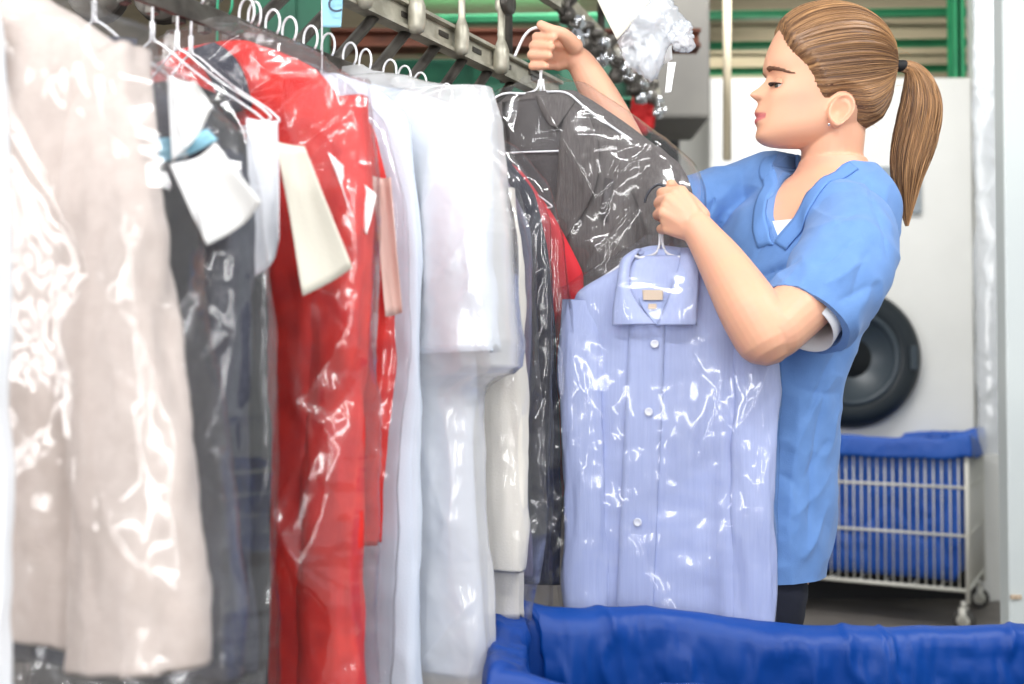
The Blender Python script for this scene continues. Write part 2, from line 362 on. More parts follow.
def bag(rows, loc, yaw, label, m, root=None, mx=.02, my=.008, ext=.05, cre=.006, cs=13, seed=0, rw=1.35, dens=1.0, sl=1.0, ang=None, clear=None, group='clear plastic garment bags', cutz=None):
    R = []
    if cutz: rows = [r for r in rows if r[0] > cutz]
    z0 = rows[0][0]
    R.append((z0+.035, -.016, .016, .006, 0))
    R.append((z0+.018, -.035, .035, .012, rows[0][4] if len(rows[0]) > 4 else 0))
    for i, r in enumerate(rows):
        r = tuple(r)+(0,)*(5-len(r)); g = min(1, .6+.4*i)
        R.append((r[0]+(.012 if i == 0 else .006), r[1]-mx*g, r[2]+mx*g, r[3]+my, r[4]))
    r = R[-1]; R[-1] = (r[0]-ext, r[1], r[2], r[3]*.8, r[4])
    NB, MB_ = 252, 264
    V, Fc = loft(R, NB, MB_, fold=.004, fk=16, fz=3, seed=seed, p=.8, cre=cre*.3, cs=cs, hem=.008)
    sg = np.tile(np.sign(np.sin(2*PI*np.arange(NB)/NB)), MB_); edge_ = np.tile(np.minimum(1, np.abs(np.sin(2*PI*np.arange(NB)/NB))*2.2), MB_)
    zt, zb_ = R[0][0], R[-1][0]; ar = (zt-zb_)
    rd = np.where(sg < 0, ridges(V[:, [0, 2]], seed+5, int(60*ar*dens), (-.24, .28, zb_, zt), focus=None if ang else (0, zt), ang=ang or (-.75, .75), amp=(.12*sl, .62*sl), wid=(.006*rw, .016*rw), ln=(.10*rw**.5, .34*rw**.6)), ridges(V[:, [0, 2]], seed+6, int(30*ar), (-.24, .24, zb_, zt), amp=(.12, .5), wid=(.006*rw, .014*rw)))
    V[:, 1] += sg*np.maximum(rd, -.004)*edge_
    if root:
        V = np.array(V); gv = np.concatenate([vco(c.data) for c in root.children if c.type == 'MESH' and c.name.split('.')[0] in ('body', 'sleeve')])
        V3 = V.reshape(-1, NB, 3); zz = V3[:, 0, 2]; lo_ = V3[:, :, 0].min(1); hi_ = V3[:, :, 0].max(1); nl, nh = lo_.copy(), hi_.copy()
        for j, z_ in enumerate(zz):
            q = gv[np.abs(gv[:, 2]-z_) < .02]
            if len(q): nl[j] = min(nl[j], q[:, 0].min()-.007); nh[j] = max(nh[j], q[:, 0].max()+.007)
        for _ in range(3):
            nl[1:] = np.minimum(nl[1:], nl[:-1]+.004); nh[1:] = np.maximum(nh[1:], nh[:-1]-.004)
            ker = np.ones(9)/9; nl = np.minimum(nl, np.convolve(np.pad(nl, 4, 'edge'), ker, 'valid')); nh = np.maximum(nh, np.convolve(np.pad(nh, 4, 'edge'), ker, 'valid'))
        V3[:, :, 0] = nl[:, None]+(V3[:, :, 0]-lo_[:, None])/(hi_-lo_)[:, None]*(nh-nl)[:, None]; V = V3.reshape(-1, 3)
        T = [bvh_of(c) for c in root.children if c.type == 'MESH' and c.name.split('.')[0] in ('body', 'sleeve', 'lapel', 'collar', 'collar_wing', 'collar_band')]
        G = V.reshape(-1, NB, 3); GG = G[::3, ::3]; push = np.zeros(GG.shape[:2])
        for side in (-1, 1):
            for j in range(GG.shape[0]):
                for i in range(GG.shape[1]):
                    x, y, z = GG[j, i]; si = math.sin(2*PI*i*3/NB)
                    if si*side <= .05 or (side > 0 and abs(x) < .1): continue
                    for t_ in T:
                        h = t_.ray_cast(Vector((x, side*.5, z)), Vector((0, -side, 0)))[0]
                        if h: push[j, i] = max(push[j, i], (h.y-y)*side+.006)
        for _ in range(40):
            q = push.copy(); q[1:-1] = np.maximum(push[1:-1], .5*(push[:-2]+push[2:])*.995); q = np.maximum(q, .5*(np.roll(q, 1, 1)+np.roll(q, -1, 1))*.985); push = q
        pj = np.minimum(np.arange(MB_)/3, push.shape[0]-1); j0 = pj.astype(int); j1 = np.minimum(j0+1, push.shape[0]-1); fj = (pj-j0)[:, None]
        pi_ = np.arange(NB)/3; i0 = pi_.astype(int); i1 = (i0+1) % push.shape[1]; fi = (pi_-i0)[None, :]
        pf = (push[j0][:, i0]*(1-fi)+push[j0][:, i1]*fi)*(1-fj)+(push[j1][:, i0]*(1-fi)+push[j1][:, i1]*fi)*fj
        G[:, :, 1] += pf*np.sign(np.sin(2*PI*(np.arange(NB)+.01)/NB))[None, :]; V = G.reshape(-1, 3)
    o = mesh('garment_bag', V, Fc, m, loc=loc, rz=yaw)
    return prop(o, label, 'garment bag', group)
def bvh_of(o):
    me = o.data; return BVHTree.FromPolygons([v.co.copy() for v in me.vertices], [tuple(p.vertices) for p in me.polygons])
def drape(name, rowsxz, target, m, parent, off=.003, thick=.0015):
    """rows of (x,z) points laid on the front (-Y) of a body"""
    T = bvh_of(target); V = []; k = len(rowsxz[0]); last = 0
    for row in rowsxz:
        for (x, z) in row:
            h = T.ray_cast(Vector((x, -.5, z)), Vector((0, 1, 0)))
            y = h[0].y if h[0] else last; last = y
            V.append((x, y-off, z))
    return mesh(name, V, grid(k, len(rowsxz)), m, parent, thick=thick)
def lerp_rows(A, B, n, k=6, sm=True):
    A = cr(A, n) if sm else np.array(A); B = cr(B, n) if sm else np.array(B)
    return [[tuple(a*(1-g)+b*g) for g in np.linspace(0, 1, k)] for a, b in zip(A, B)]
def lapels(t, m, w, z0, z1, yf, seed=0, xc=0):
    for s in (-1, 1):
        V = []; n = 14; k = 8
        for j in range(n):
            f = j/(n-1); z = z0+(z1-z0)*f; outer = w*(1.0-.25*f)*(1 if f < .62 else max(.05, 1-(f-.62)/.38)); inner = w*.42*(1-f)
            for i in range(k):
                g = i/(k-1); V.append((xc+s*(inner+(outer-inner)*g), yf-.006-.006*math.sin(PI*g), z-.012*g*(1 if f < .6 else -1)))
        mesh('lapel', V, grid(k, n), m, t, thick=.004)
def buttons(t, pts, r=.008, m=None):
    for p in pts:
        R = Matrix.Rotation(PI/2, 3, 'X')
        MB().lathe([(r*.7, -.0015), (r, -.0008), (r, .0012), (r*.8, .002), (r*.55, .0012)], p, 16, R).build('button', m or M['button'], t, True)
def zr(py, D): return zat(py, D)-H

def make(name, cat, label, D, rows, m, sleeves=(), extra=None, fold=.006, seed=0, hanger=None, baglab=None, bagm=None, bagkw={}, yaw=None, hlift=0, hem=.004, fk=22, low=0):
    yw = YAW if yaw is None else yaw; loc = railpt(D)
    dz_ = -.018-low; rows = [(r[0]+dz_,)+tuple(r[1:]) for r in rows]; sleeves = [([(p[0], (0.004 if i == 0 else p[1]), p[2]+dz_) for i, p in enumerate(q[0])],)+tuple(q[1:]) for q in sleeves]
    t = thing(name, label, cat, loc, yw)
    V, Fc = loft(rows, fold=fold, seed=seed, hem=hem, fk=fk); V, Fc = capped(V, Fc); mesh('body', V, Fc, m, t)
    for k, s_ in enumerate(sleeves): sleeve(t, m, *s_, seed=seed+k)
    if extra: extra(t)
    if hanger:
        wire_hanger(loc, yw, hanger[0], 'hangers on the conveyor rail', hanger[1] if len(hanger) > 1 else None, hw=.17, hk=.03)
    if baglab: bag(rows, loc, yw, baglab, bagm or M['filmA'], root=t, seed=seed+60, **bagkw)
    return t
W_, B_ = M['wire'], None
# white garment at the left edge, cut narrow so it blocks no reflections
make('white_garment', 'garment', 'long narrow white garment over a hanger end at the far left edge', 1.0,
     [(-.155, .10, .19, .012), (-.17, .095, .200, .018), (-.24, .092, .205, .02), (-.46, .095, .212, .02), (-.9, .10, .222, .02)], M['white'], seed=1,
     hanger=('white wire hanger carrying the narrow white garment',))
# beige jacket, large in front
def beige_extra(t):
    lapels(t, M['beige'], .13, -.13, -.42, -.048, xc=-.05)
    b = MB(); V = []
make('beige_jacket', 'jacket', 'beige wool jacket under clear film, large at the left front', 1.13,
     [(-.085, -.065, .06, .03), (-.105, -.1, .1, .04), (-.15, -.16, .17, .045), (-.2, -.2, .205, .046), (-.3, -.2, .205, .048), (-.5, -.2, .2, .048), (-.72, -.2, .24, .048)], M['beige'],
     sleeves=[([(.152, -.012, -.165), (.188, -.02, -.3), (.222, -.03, -.5), (.250, -.03, -.725)], .050, .072)],
     extra=beige_extra, seed=2, hanger=('white wire hanger of the beige jacket at the upper left',),
     baglab='clear film bag over the beige jacket, streaked with bright creases', bagm=M['filmD'], bagkw=dict(mx=.032, my=.012, cre=.013, cs=7, ext=.07, rw=2.1, dens=.75, sl=1.1, ang=(.28, .72)))
def suit_extra(m):
    def f(t): lapels(t, m, .11, -.12, -.42, -.032)
    return f
make('charcoal_jacket', 'jacket', 'charcoal jacket in crumpled glossy film, right behind the beige jacket', 1.235,
     [(-.085, -.06, .06, .02), (-.105, -.1, .1, .026), (-.16, -.18, .185, .028), (-.22, -.2, .2, .03), (-.5, -.2, .205, .03), (-.74, -.21, .21, .03)], M['charcoal'], low=.05,
     sleeves=[([(.17, -.01, -.19), (.19, -.012, -.4), (.19, -.012, -.72)], .05, .05)], extra=suit_extra(M['charcoal']), seed=3,
     hanger=('white wire hanger of the charcoal jacket',),
     baglab='crumpled shiny bag over the charcoal jacket, full of white reflections', bagm=M['filmE'], bagkw=dict(mx=.012, my=.012, cre=.022, cs=13, ext=.1, rw=1.9, dens=2.2, sl=1.7))
make('black_trouser_suit', 'suit', 'long black suit between the charcoal jacket and the red coat', 1.31,
     [(-.085, -.06, .06, .02), (-.11, -.12, .12, .022), (-.2, -.18, .165, .024), (-.5, -.19, .185, .026), (-.95, -.2, .185, .026)], M['black'], seed=4, low=.04,
     hanger=('white wire hanger of the black suit',), baglab='thin clear bag over the long black suit', bagkw=dict(mx=.012, my=.006, cre=.005, cs=20))
def red_extra(t):
    bd = [c for c in t.children if c.name.startswith('body')][0]
    drape('collar_band', lerp_rows([(-.02, -.078), (.01, -.098), (.035, -.128), (.05, -.17)], [(.028, -.072), (.058, -.090), (.080, -.118), (.095, -.16)], 20, 10), bd, M['charcoal'], t, .005, .004)
    buttons(t, [(-.03, -.036, z) for z in (-.3, -.42, -.54)], .009, M['silver'])
make('red_coat', 'coat', 'bright red coat with a grey collar, third wide garment from the left', 1.405,
     [(-.05, -.055, .055, .026), (-.065, -.11, .1, .034), (-.095, -.19, .16, .036), (-.16, -.21, .215, .036), (-.24, -.2, .24, .036), (-.4, -.2, .222, .034), (-.9, -.2, .235, .034)], M['red'],
     sleeves=[([(.19, -.006, -.14), (.205, -.006, -.3), (.195, -.008, -.5), (.195, -.008, -.85)], .04, .042)], extra=red_extra, seed=5,
     hanger=('green plastic hanger of the bright red coat', M['gwire']),
     baglab='glossy wrinkled bag tight round the bright red coat', bagm=M['filmE'], bagkw=dict(mx=.012, my=.012, cre=.016, cs=15, rw=1.7, dens=2.0, sl=1.5))
make('scarlet_jacket', 'jacket', 'scarlet jacket squeezed between the bright red coat and the pale blue coats', 1.485,
     [(-.07, -.06, .06, .02), (-.10, -.14, .12, .022), (-.15, -.19, .18, .024), (-.26, -.2, .212, .026), (-.45, -.2, .215, .026), (-.68, -.2, .19, .026)], M['red'], seed=6,
     hanger=('white wire hanger of the scarlet jacket',), baglab='loose clear bag hanging below the scarlet jacket', bagkw=dict(mx=.018, my=.008, cre=.006, cs=16, ext=.22))
make('pale_blue_coat', 'coat', 'pale blue coat whose side shows right beside the scarlet jacket', 1.555,
     [(-.05, -.06, .06, .02), (-.07, -.12, .12, .024), (-.12, -.18, .18, .026), (-.3, -.2, .2, .028), (-.8, -.21, .2, .03), (-1.0, -.21, .21, .03)], M['ice'], seed=7, fold=.009,
     hanger=('white wire hanger of the pale blue coat',))
make('white_lab_coat', 'coat', 'ice-white lab coat with a wide short sleeve, middle of the rail', 1.635,
     [(-.045, -.06, .06, .025), (-.06, -.12, .12, .03), (-.085, -.18, .19, .034), (-.14, -.2, .235, .036), (-.3, -.2, .225, .036), (-.6, -.2, .23, .038), (-.88, -.2, .245, .04)], M['ice'],
     sleeves=[([(.195, -.02, -.1), (.218, -.035, -.22), (.222, -.04, -.34), (.226, -.04, -.44)], .05, .064)], seed=8, fold=.010, hem=.012,
     hanger=('white wire hanger of the lab coat',), baglab='milky bag over the ice-white lab coat, shoulders gathered at the hook', bagm=M['filmB'], bagkw=dict(mx=.014, my=.010, cre=.008, cs=10, ext=.03))
make('cream_jacket', 'jacket', 'cream cotton jacket just right of the lab coat', 1.725,
     [(-.06, -.06, .06, .022), (-.09, -.12, .12, .026), (-.15, -.17, .195, .03), (-.22, -.19, .23, .032), (-.4, -.2, .235, .032), (-.6, -.2, .25, .034), (-.82, -.2, .245, .034)], M['cream'],
     sleeves=[([(.19, -.015, -.2), (.215, -.02, -.35), (.225, -.02, -.55), (.225, -.02, -.75)], .045, .04)], seed=9, fold=.008,
     hanger=('white wire hanger of the cream jacket',), baglab='thin bag over the cream jacket', bagkw=dict(mx=.01, my=.006, cre=.005, cs=15, ext=.02))
make('slate_dress', 'dress', 'slate blue dress in a loose clear bag, left of the navy coat', 1.80,
     [(-.07, -.06, .06, .018), (-.10, -.12, .12, .02), (-.17, -.17, .18, .022), (-.24, -.19, .215, .024), (-.5, -.2, .215, .024), (-.78, -.2, .215, .024)], M['slate'], seed=10, fold=.008,
     hanger=('white wire hanger of the slate blue dress',), baglab='loose cloudy bag over the slate blue dress, wide at the shoulder', bagkw=dict(mx=.036, my=.012, cre=.010, cs=11, ext=.05))
make('navy_coat', 'coat', 'dark navy coat hanging last but one before the woman', 1.87,
     [(-.07, -.06, .06, .018), (-.10, -.12, .12, .02), (-.17, -.17, .18, .022), (-.26, -.19, .205, .024), (-.5, -.2, .225, .024), (-.8, -.2, .228, .024)], M['navy'], seed=11,
     hanger=('white wire hanger of the navy coat',), baglab='wrinkled clear bag over the navy coat, its edge against the lavender shirt', bagkw=dict(mx=.03, my=.010, cre=.009, cs=14, ext=.06))
make('crimson_cardigan', 'cardigan', 'crimson cardigan showing as a strip between navy coat and lavender shirt', 1.93,
     [(-.08, -.06, .06, .016), (-.12, -.12, .12, .018), (-.2, -.17, .18, .02), (-.3, -.19, .235, .02), (-.5, -.19, .235, .02), (-.67, -.19, .20, .02)], M['crimson'], seed=12,
     hanger=('white wire hanger of the crimson cardigan',))
# extra hangers crowding the rail between garments
for k, D in enumerate((1.345, 1.365, 1.44, 1.455, 1.515, 1.59, 1.67, 1.76)):
    nb = ['in front of the red coat, nearer one', 'in front of the red coat, farther one', 'just behind the red coat, nearer one', 'just behind the red coat, second one', 'between scarlet jacket and pale blue coat', 'between pale blue coat and lab coat', 'between lab coat and cream jacket', 'between cream jacket and slate dress'][k]
    wire_hanger(railpt(D), YAW+random.uniform(-.15, .15), 'bare white wire hanger on the rail '+nb, 'hangers on the conveyor rail', hw=.15, slope=.08)
# ------------------------------------------------------------------ paper slips pinned to the bags
def slip(name, label, cat, pts, D, m, bend=.012, group=None, seed=0, dD=0):
    """four corners (px,py) clockwise, a curved sheet 0.6 mm thick"""
    A, B, C, E = [at(x, y, D+dD*(i in (1, 2))) for i, (x, y) in enumerate(pts)]
    n = 16; V = []
    nr = (B-A).cross(E-A).normalized()
    for j in range(n):
        for i in range(n):
            u, v = i/(n-1), j/(n-1)
            p = (A*(1-u)+B*u)*(1-v)+(E*(1-u)+C*u)*v
            w = bend*math.sin(PI*u)*(.6+.4*v)+bend*.4*float(vn(np.array([[u*2, v*2, seed]]), seed)[0])
            V.append(p+nr*w)
    c = A.copy(); V = [v-c for v in V]
    o = mesh(name, V, grid(n, n), m, loc=c, thick=.0008)
    return prop(o, label, cat, group)
slip('paper_slip', 'small white paper slip with pointed end above the blue ticket', 'paper', [(168, 76), (196, 82), (212, 108), (172, 162)], 1.06, M['paper'], seed=1)
slip('paper_sheet', 'large white paper sheet pinned on the charcoal jacket bag', 'paper', [(172, 166), (214, 142), (263, 203), (206, 245)], 1.05, M['paper'], seed=2, bend=.02)
slip('blue_ticket', 'pale blue ticket peeking out between the two white papers', 'ticket', [(148, 140), (206, 128), (218, 140), (152, 164)], 1.068, M['bluepap'], seed=3)
slip('white_cloth_strip', 'white folded strip hanging left of the long cream card', 'cloth', [(247, 118), (277, 120), (279, 240), (246, 282)], 1.15, M['white'], seed=4, bend=.03)
slip('cream_card', 'long cream card hanging in front of the bright red coat', 'card', [(276, 142), (304, 146), (353, 268), (303, 296)], 1.19, M['card'], seed=5)
slip('white_tag', 'small white tag between red coat and pink card', 'tag', [(328, 152), (376, 194), (367, 235), (352, 216)], 1.27, M['paper'], seed=6)
slip('pink_card', 'narrow pale pink card hanging before the pale blue coat', 'card', [(372, 176), (391, 178), (402, 312), (386, 317)], 1.33, M['pinkpap'], seed=7)
t = slip('blue_number_tag', 'pale blue tag marked C on the rail, at the top edge', 'tag', [(321, -26), (344, -22), (341, 27), (323, 27)], 1.55, M['bluepap'], seed=8, bend=.002)
fc = bpy.data.curves.new('letter', 'FONT'); fc.body = 'C'; fc.size = .032; fc.extrude = .0004; fo = bpy.data.objects.new('letter', fc); COL.objects.link(fo)
me = bpy.data.meshes.new_from_object(fo.evaluated_get(bpy.context.evaluated_depsgraph_get())); bpy.data.objects.remove(fo)
me.materials.clear(); me.materials.append(M['ink']); lo = bpy.data.objects.new('letter', me); COL.objects.link(lo); lo.parent = t
lo.location = at(327, 12, 1.543)-t.location; lo.rotation_euler = (PI/2, 0, -.05)
MB().tube([at(322, 70, 1.56), at(322, -30, 1.56)], .0014, 6).build('tag_wire', W_, None, True)
prop(bpy.data.objects['tag_wire'], 'straight white wire standing beside the blue C tag', 'wire')
#PART3
# ------------------------------------------------------------------ things the woman holds
# grey suit jacket
SL = at(541, 60, 1.95); SY = -.32; S = 1.95/F
def sp(px, py): return ((px-541)*S*1.03, -(py-60)*S)
t = thing('suit_jacket', 'grey-brown suit jacket in clear film, held up by its hanger in the raised hand', 'jacket', SL, SY)
srow = [(-.064, -.06, .065, .03), (-.078, -.085, .092, .036), (-.125, -.115, .155, .044), (-.172, -.15, .212, .05), (-.205, -.18, .25, .05), (-.25, -.2, .268, .05), (-.4, -.2, .262, .05), (-.8, -.21, .25, .05)]
V, Fc = loft(srow, fold=.008, seed=21, p=.7, n=120, m=160); V, Fc = capped(V, Fc, 120); sb = mesh('body', V, Fc, M['suit'], t)
sleeve(t, M['suit'], [(.176, -.004, -.200), (.225, -.03, -.27), (.24, -.05, -.45), (.23, -.05, -.68)], .052, .05, seed=23)
# dark lining seen between the lapels, then collar and lapels
drape('lining', lerp_rows([sp(508, 104), sp(515, 150), sp(520, 200), sp(545, 262)], [sp(578, 104), sp(572, 150), sp(565, 200), sp(552, 262)], 30, 14), sb, M['lining'], t, .002)
drape('collar', lerp_rows([sp(543, 103), sp(550, 120), sp(560, 135)], [sp(583, 103), sp(582, 112), sp(566, 137)], 14, 10), sb, M['suit'], t, .012, .004)
drape('lapel', lerp_rows([sp(578, 104), sp(570, 140), sp(566, 190), sp(556, 262)], [sp(592, 118), sp(606, 160), sp(600, 205), sp(560, 266)], 30, 10), sb, M['suit'], t, .009, .004)
drape('lapel', lerp_rows([sp(508, 104), sp(512, 140), sp(520, 190), sp(543, 262)], [sp(495, 112), sp(480, 150), sp(488, 205), sp(538, 266)], 30, 10), sb, M['suit'], t, .009, .004)
drape('pocket_welt', lerp_rows([sp(612, 188), sp(606, 228)], [sp(620, 190), sp(614, 230)], 8, 4, False), sb, M['lining'], t, .004, .003)
hg = thing('suit_hanger', 'white wire hanger whose hook the raised hand grips', 'hanger', SL, SY)
def lp(px, py, y=0): x, z = sp(px, py); return (x, y, z)
MB().tube([tuple(p) for p in cr([lp(514, 54), lp(519, 43), lp(524, 34), lp(531, 28), lp(540, 27), lp(547, 32), lp(549, 44), lp(545, 58), lp(541, 72), lp(541, 92)], 50)], .0028, 8).build('hook', W_, hg, True)
b = MB(); b.tube([tuple(p) for p in cr([lp(539, 80), lp(537, 90, -.005), lp(530, 97, -.03), lp(505, 100, -.047), lp(470, 128, -.04), lp(440, 160, -.02)], 40)], .0021, 8)
b.tube([tuple(p) for p in cr([lp(543, 80), lp(545, 90, -.005), lp(552, 97, -.03), lp(575, 103, -.047), lp(600, 125, -.048), lp(660, 170, -.02)], 40)], .0021, 8)
b.tube([lp(500, 158, -.056), lp(572, 160, -.058)], .0018, 6).build('shoulder_wire', W_, hg, True)
bag(srow, SL, SY, 'large clear bag over the grey-brown suit jacket, creased in bright streaks', M['filmA'], root=t, mx=.022, my=.012, cre=.013, cs=7, seed=77, rw=1.9, dens=.9)
# lavender shirt
HL = at(660, 232, 1.77); HY = -.12; S2 = 1.77/F
def hp2(px, py): return ((px-660)*S2, -(py-232)*S2)
t = thing('dress_shirt', 'lavender blue long-sleeved shirt in clear film, held in the lower hand', 'shirt', HL, HY)
hrow = [(-.04, -.042, .05, .02), (-.052, -.06, .065, .03), (-.072, -.095, .095, .034), (-.095, -.135, .13, .036), (-.125, -.143, .15, .038), (-.17, -.145, .164, .04), (-.3, -.144, .164, .042), (-.5, -.147, .168, .042), (-.72, -.15, .172, .042)]
V, Fc = loft(hrow, fold=.017, fk=20, fz=.9, seed=31, p=.7, n=140, m=170); V, Fc = capped(V, Fc, 140); hb = mesh('body', V, Fc, M['lav'], t)
sleeve(t, M['lav'], [(-.12, -.008, -.11), (-.125, -.03, -.22), (-.120, -.035, -.42), (-.118, -.035, -.66)], .034, .034, seed=33)
sleeve(t, M['lav'], [(.132, -.01, -.12), (.146, -.035, -.24), (.140, -.04, -.42), (.138, -.04, -.64)], .034, .036, seed=35)
drape('placket', lerp_rows([hp2(630, 322), hp2(626, 400), hp2(621, 500), hp2(614, 640)], [hp2(664, 322), hp2(661, 400), hp2(656, 500), hp2(650, 640)], 60, 8), hb, M['lav'], t, .0035, .003)
T = bvh_of(hb)
for px, py in ((654, 345), (648, 411), (637, 518), (632, 606)):
    x, z = hp2(px, py); h = T.ray_cast(Vector((x, -.5, z)), Vector((0, 1, 0)))[0]
    buttons(t, [(x, h.y-.0085, z)], .0068)
def patch(name, A, B, yA, yB, m, bulge=.006, n=26, k=12, thick=.0025):
    rows = lerp_rows([hp2(*p) for p in A], [hp2(*p) for p in B], n, k); V = []
    YA = cr([[y] for y in yA], n)[:, 0]; YB = cr([[y] for y in yB], n)[:, 0]
    for j, r in enumerate(rows):
        for i, (x, z) in enumerate(r):
            g = i/(k-1); V.append((x, YA[j]*(1-g)+YB[j]*g-bulge*math.sin(PI*g), z))
    return mesh(name, V, grid(k, n), m, t, thick=thick)
cs_ = patch('collar_stand', [(640, 250), (634, 275), (640, 305), (656, 327)], [(684, 250), (676, 280), (666, 305), (657, 328)], [-.005, -.02, -.04, -.058], [-.005, -.02, -.04, -.058], M['lavin'], 0)
patch('collar_wing', [(641, 249), (631, 266), (630, 290), (642, 312), (655, 326)], [(633, 251), (622, 262), (618, 285), (614, 310), (613, 327)], [-.01, -.035, -.052, -.06, -.064], [-.006, -.03, -.05, -.058, -.06], M['lav'], .008)
patch('collar_wing', [(681, 249), (678, 268), (671, 290), (663, 312), (656, 327)], [(690, 250), (697, 266), (696, 290), (695, 310), (694, 327)], [-.01, -.035, -.052, -.06, -.064], [-.006, -.03, -.05, -.058, -.06], M['lav'], .008)
patch('collar_fold', [(636, 251), (650, 246), (668, 246), (687, 251)], [(640, 256), (652, 251), (666, 251), (683, 256)], [-.012, .006, .006, -.012], [-.014, .004, .004, -.014], M['lav'], .002)
patch('label', [(642, 289), (643, 302)], [(663, 289), (662, 302)], [-.034, -.044], [-.034, -.044], M['tan'], 0, thick=.001)
patch('size_label', [(648, 306), (648, 311)], [(656, 306), (656, 311)], [-.049, -.053], [-.049, -.053], M['tan'], 0, thick=.001)
hg = thing('shirt_hanger', 'white wire shirt hanger gripped in the lower hand', 'hanger', HL, HY)
def lq(px, py, y=0): x, z = hp2(px, py); return (x, y, z)
MB().tube([tuple(p) for p in cr([lq(645, 202), lq(647, 195), lq(652, 188), lq(660, 184), lq(666, 190), lq(667, 204), lq(664, 220), lq(661, 234)], 40)], .0022, 8).build('hook', M['dwire'], hg, True)
b = MB(); b.tube([tuple(p) for p in cr([lq(660, 230), lq(659, 246), lq(654, 255, -.012), lq(640, 259, -.022), lq(632, 259, -.024), lq(600, 280, -.01)], 40)], .0022, 8)
b.tube([tuple(p) for p in cr([lq(662, 230), lq(663, 246), lq(668, 255, -.012), lq(680, 259, -.022), lq(688, 259, -.024), lq(715, 280, -.01)], 40)], .0022, 8).build('shoulder_wire', W_, hg, True)
bag([(r[0]-(.0 if i > 2 else 0), r[1], r[2], r[3]+.006*min(1, i/2)) for i, r in enumerate(hrow)], HL, HY, 'clear bag over the lavender shirt with long vertical shiny creases', M['filmA'], root=t, mx=.008, my=.006, cre=.010, cs=6, seed=91, ext=.02, rw=1.7, dens=.8)
# ------------------------------------------------------------------ the woman
HD = 1.93
P = thing('person', 'woman with a blonde ponytail in blue scrubs holding up two bagged garments', 'person', (at(770, 560, 1.95).x, 1.95, 0))
PL = Vector(P.location)
def pin(o): o.location = -PL; return o
itp = lambda x, T, k: float(np.interp(x, [a[0] for a in T], [a[k] for a in T]))
# py, face front px, skull back px, half width m, mid px
HT = [(9, 822, 832, .012, 828), (12, 806, 848, .034, 832), (17, 795, 862, .050, 834), (24, 786, 873, .060, 836), (35, 777, 884, .069, 838), (47, 771, 890, .073, 839), (57, 767.5, 892, .0745, 839), (65, 765.8, 892.5, .074, 839), (69.5, 766, 892, .074, 839), (76, 769, 891, .073, 838),
      (84, 768.5, 889, .0715, 837), (92, 767, 886, .070, 836), (98, 764, 883, .068, 835), (103, 760.5, 880, .0665, 834), (108, 757.8, 876, .065, 833), (112, 755.8, 873, .064, 832), (114.5, 756.2, 871, .063, 831), (117, 759.2, 869, .062, 830), (120, 755.6, 867, .061, 829), (123, 756.4, 865, .060, 828), (127, 759.6, 863, .058, 826),
      (131, 758, 861, .055, 823), (136, 756.8, 858, .050, 818), (140, 758.5, 854, .043, 812), (144, 763.5, 848, .034, 806), (147, 772, 838, .020, 802), (148.5, 786, 820, .006, 800)]
NT = [(70, 0), (76, .0), (82, .0055), (88, .015), (92.5, .0265), (95.5, .0262), (98.5, .017), (101, .006), (104, 0)]
def head_pts(n=110, m=150):
    pys = np.concatenate([np.linspace(9, 76, 56), np.linspace(77, 140, 80), np.linspace(140.6, 148.5, 14)]); V = []
    for py in pys:
        f, bk, hw, mid = (itp(py, HT, k) for k in (1, 2, 3, 4))
        o = at(0, py, HD); sx = HD/F
        for i in range(n):
            a = 2*PI*i/n; c, s_ = math.cos(a), math.sin(a)      # c>0 front
            if c > 0:
                e = 2.25; r_ = (abs(c)**e+abs(s_)**e)**(-1/e); px = mid-(mid-f)*c*r_; lat = hw*s_*r_
            else:
                px = mid+(bk-mid)*(-c); lat = hw*s_
            x = (px-512)*sx; fw = 0
            if c > 0:
                al = abs(lat); ny = itp(py, NT, 1) if 70 < py < 104 else 0
                sg = .0065+.0045*max(0, 1-abs(py-95)/14)
                fw += ny*math.exp(-(al/sg)**2)
                fw += .006*math.exp(-((al-.0125)/.005)**2-((py-97)/3.2)**2)      # nostril wing
                fw -= .0075*math.exp(-((al-.030)/.014)**2-((py-83)/7.5)**2)        # socket
                fw -= .0035*math.exp(-((al-.014)/.008)**2-((py-81)/6)**2)
                fw += .0028*math.exp(-((al-.026)/.020)**2-((py-71)/3.5)**2)       # brow
                fw += .0035*math.exp(-((al-.042)/.016)**2-((py-98)/8)**2)         # cheekbone
                if 101 < py < 134:
                    fb = 762.2-4.6*(py-101)/33; wl = 1-math.exp(-(al/.0175)**3.2); fw += (f-fb)*sx*wl*math.cos(0) if f > fb else (f-fb)*sx*wl
                    fw -= .0022*math.exp(-((al-.024)/.006)**2-((py-117.5)/3)**2)
            V.append((x-fw, HD+lat, o.z))
    V = np.array(V); return V, grid(n, len(pys), True), n, len(pys)
hV, hF, hn, hm = head_pts()
# smooth rows to remove the polyline look of the table
g = hV.reshape(hm, hn, 3).copy()
for _ in range(2): g[1:-1] = .25*g[:-2]+.5*g[1:-1]+.25*g[2:]
wl_ = np.clip((np.abs(g[:, :, 1]-HD)-.018)/.012, 0, 1)[:, :, None]
for _ in range(30):
    q = g.copy(); q[1:-1] = .25*g[:-2]+.5*g[1:-1]+.25*g[2:]; g = g*(1-wl_)+q*wl_
hV = g.reshape(-1, 3)
hFc = list(hF)+[tuple(range(hn)), tuple((hm-1)*hn+i for i in range(hn))[::-1]]
def projx(V):  # image position of points seen from the near side (mirrors the far half)
    d = HD-np.abs(V[:, 1]-HD); v = np.stack([V[:, 0], d, V[:, 2]-CAMZ], 1) @ np.array(CM)
    return 512+F*v[:, 0]/-v[:, 2], 342-F*v[:, 1]/-v[:, 2]
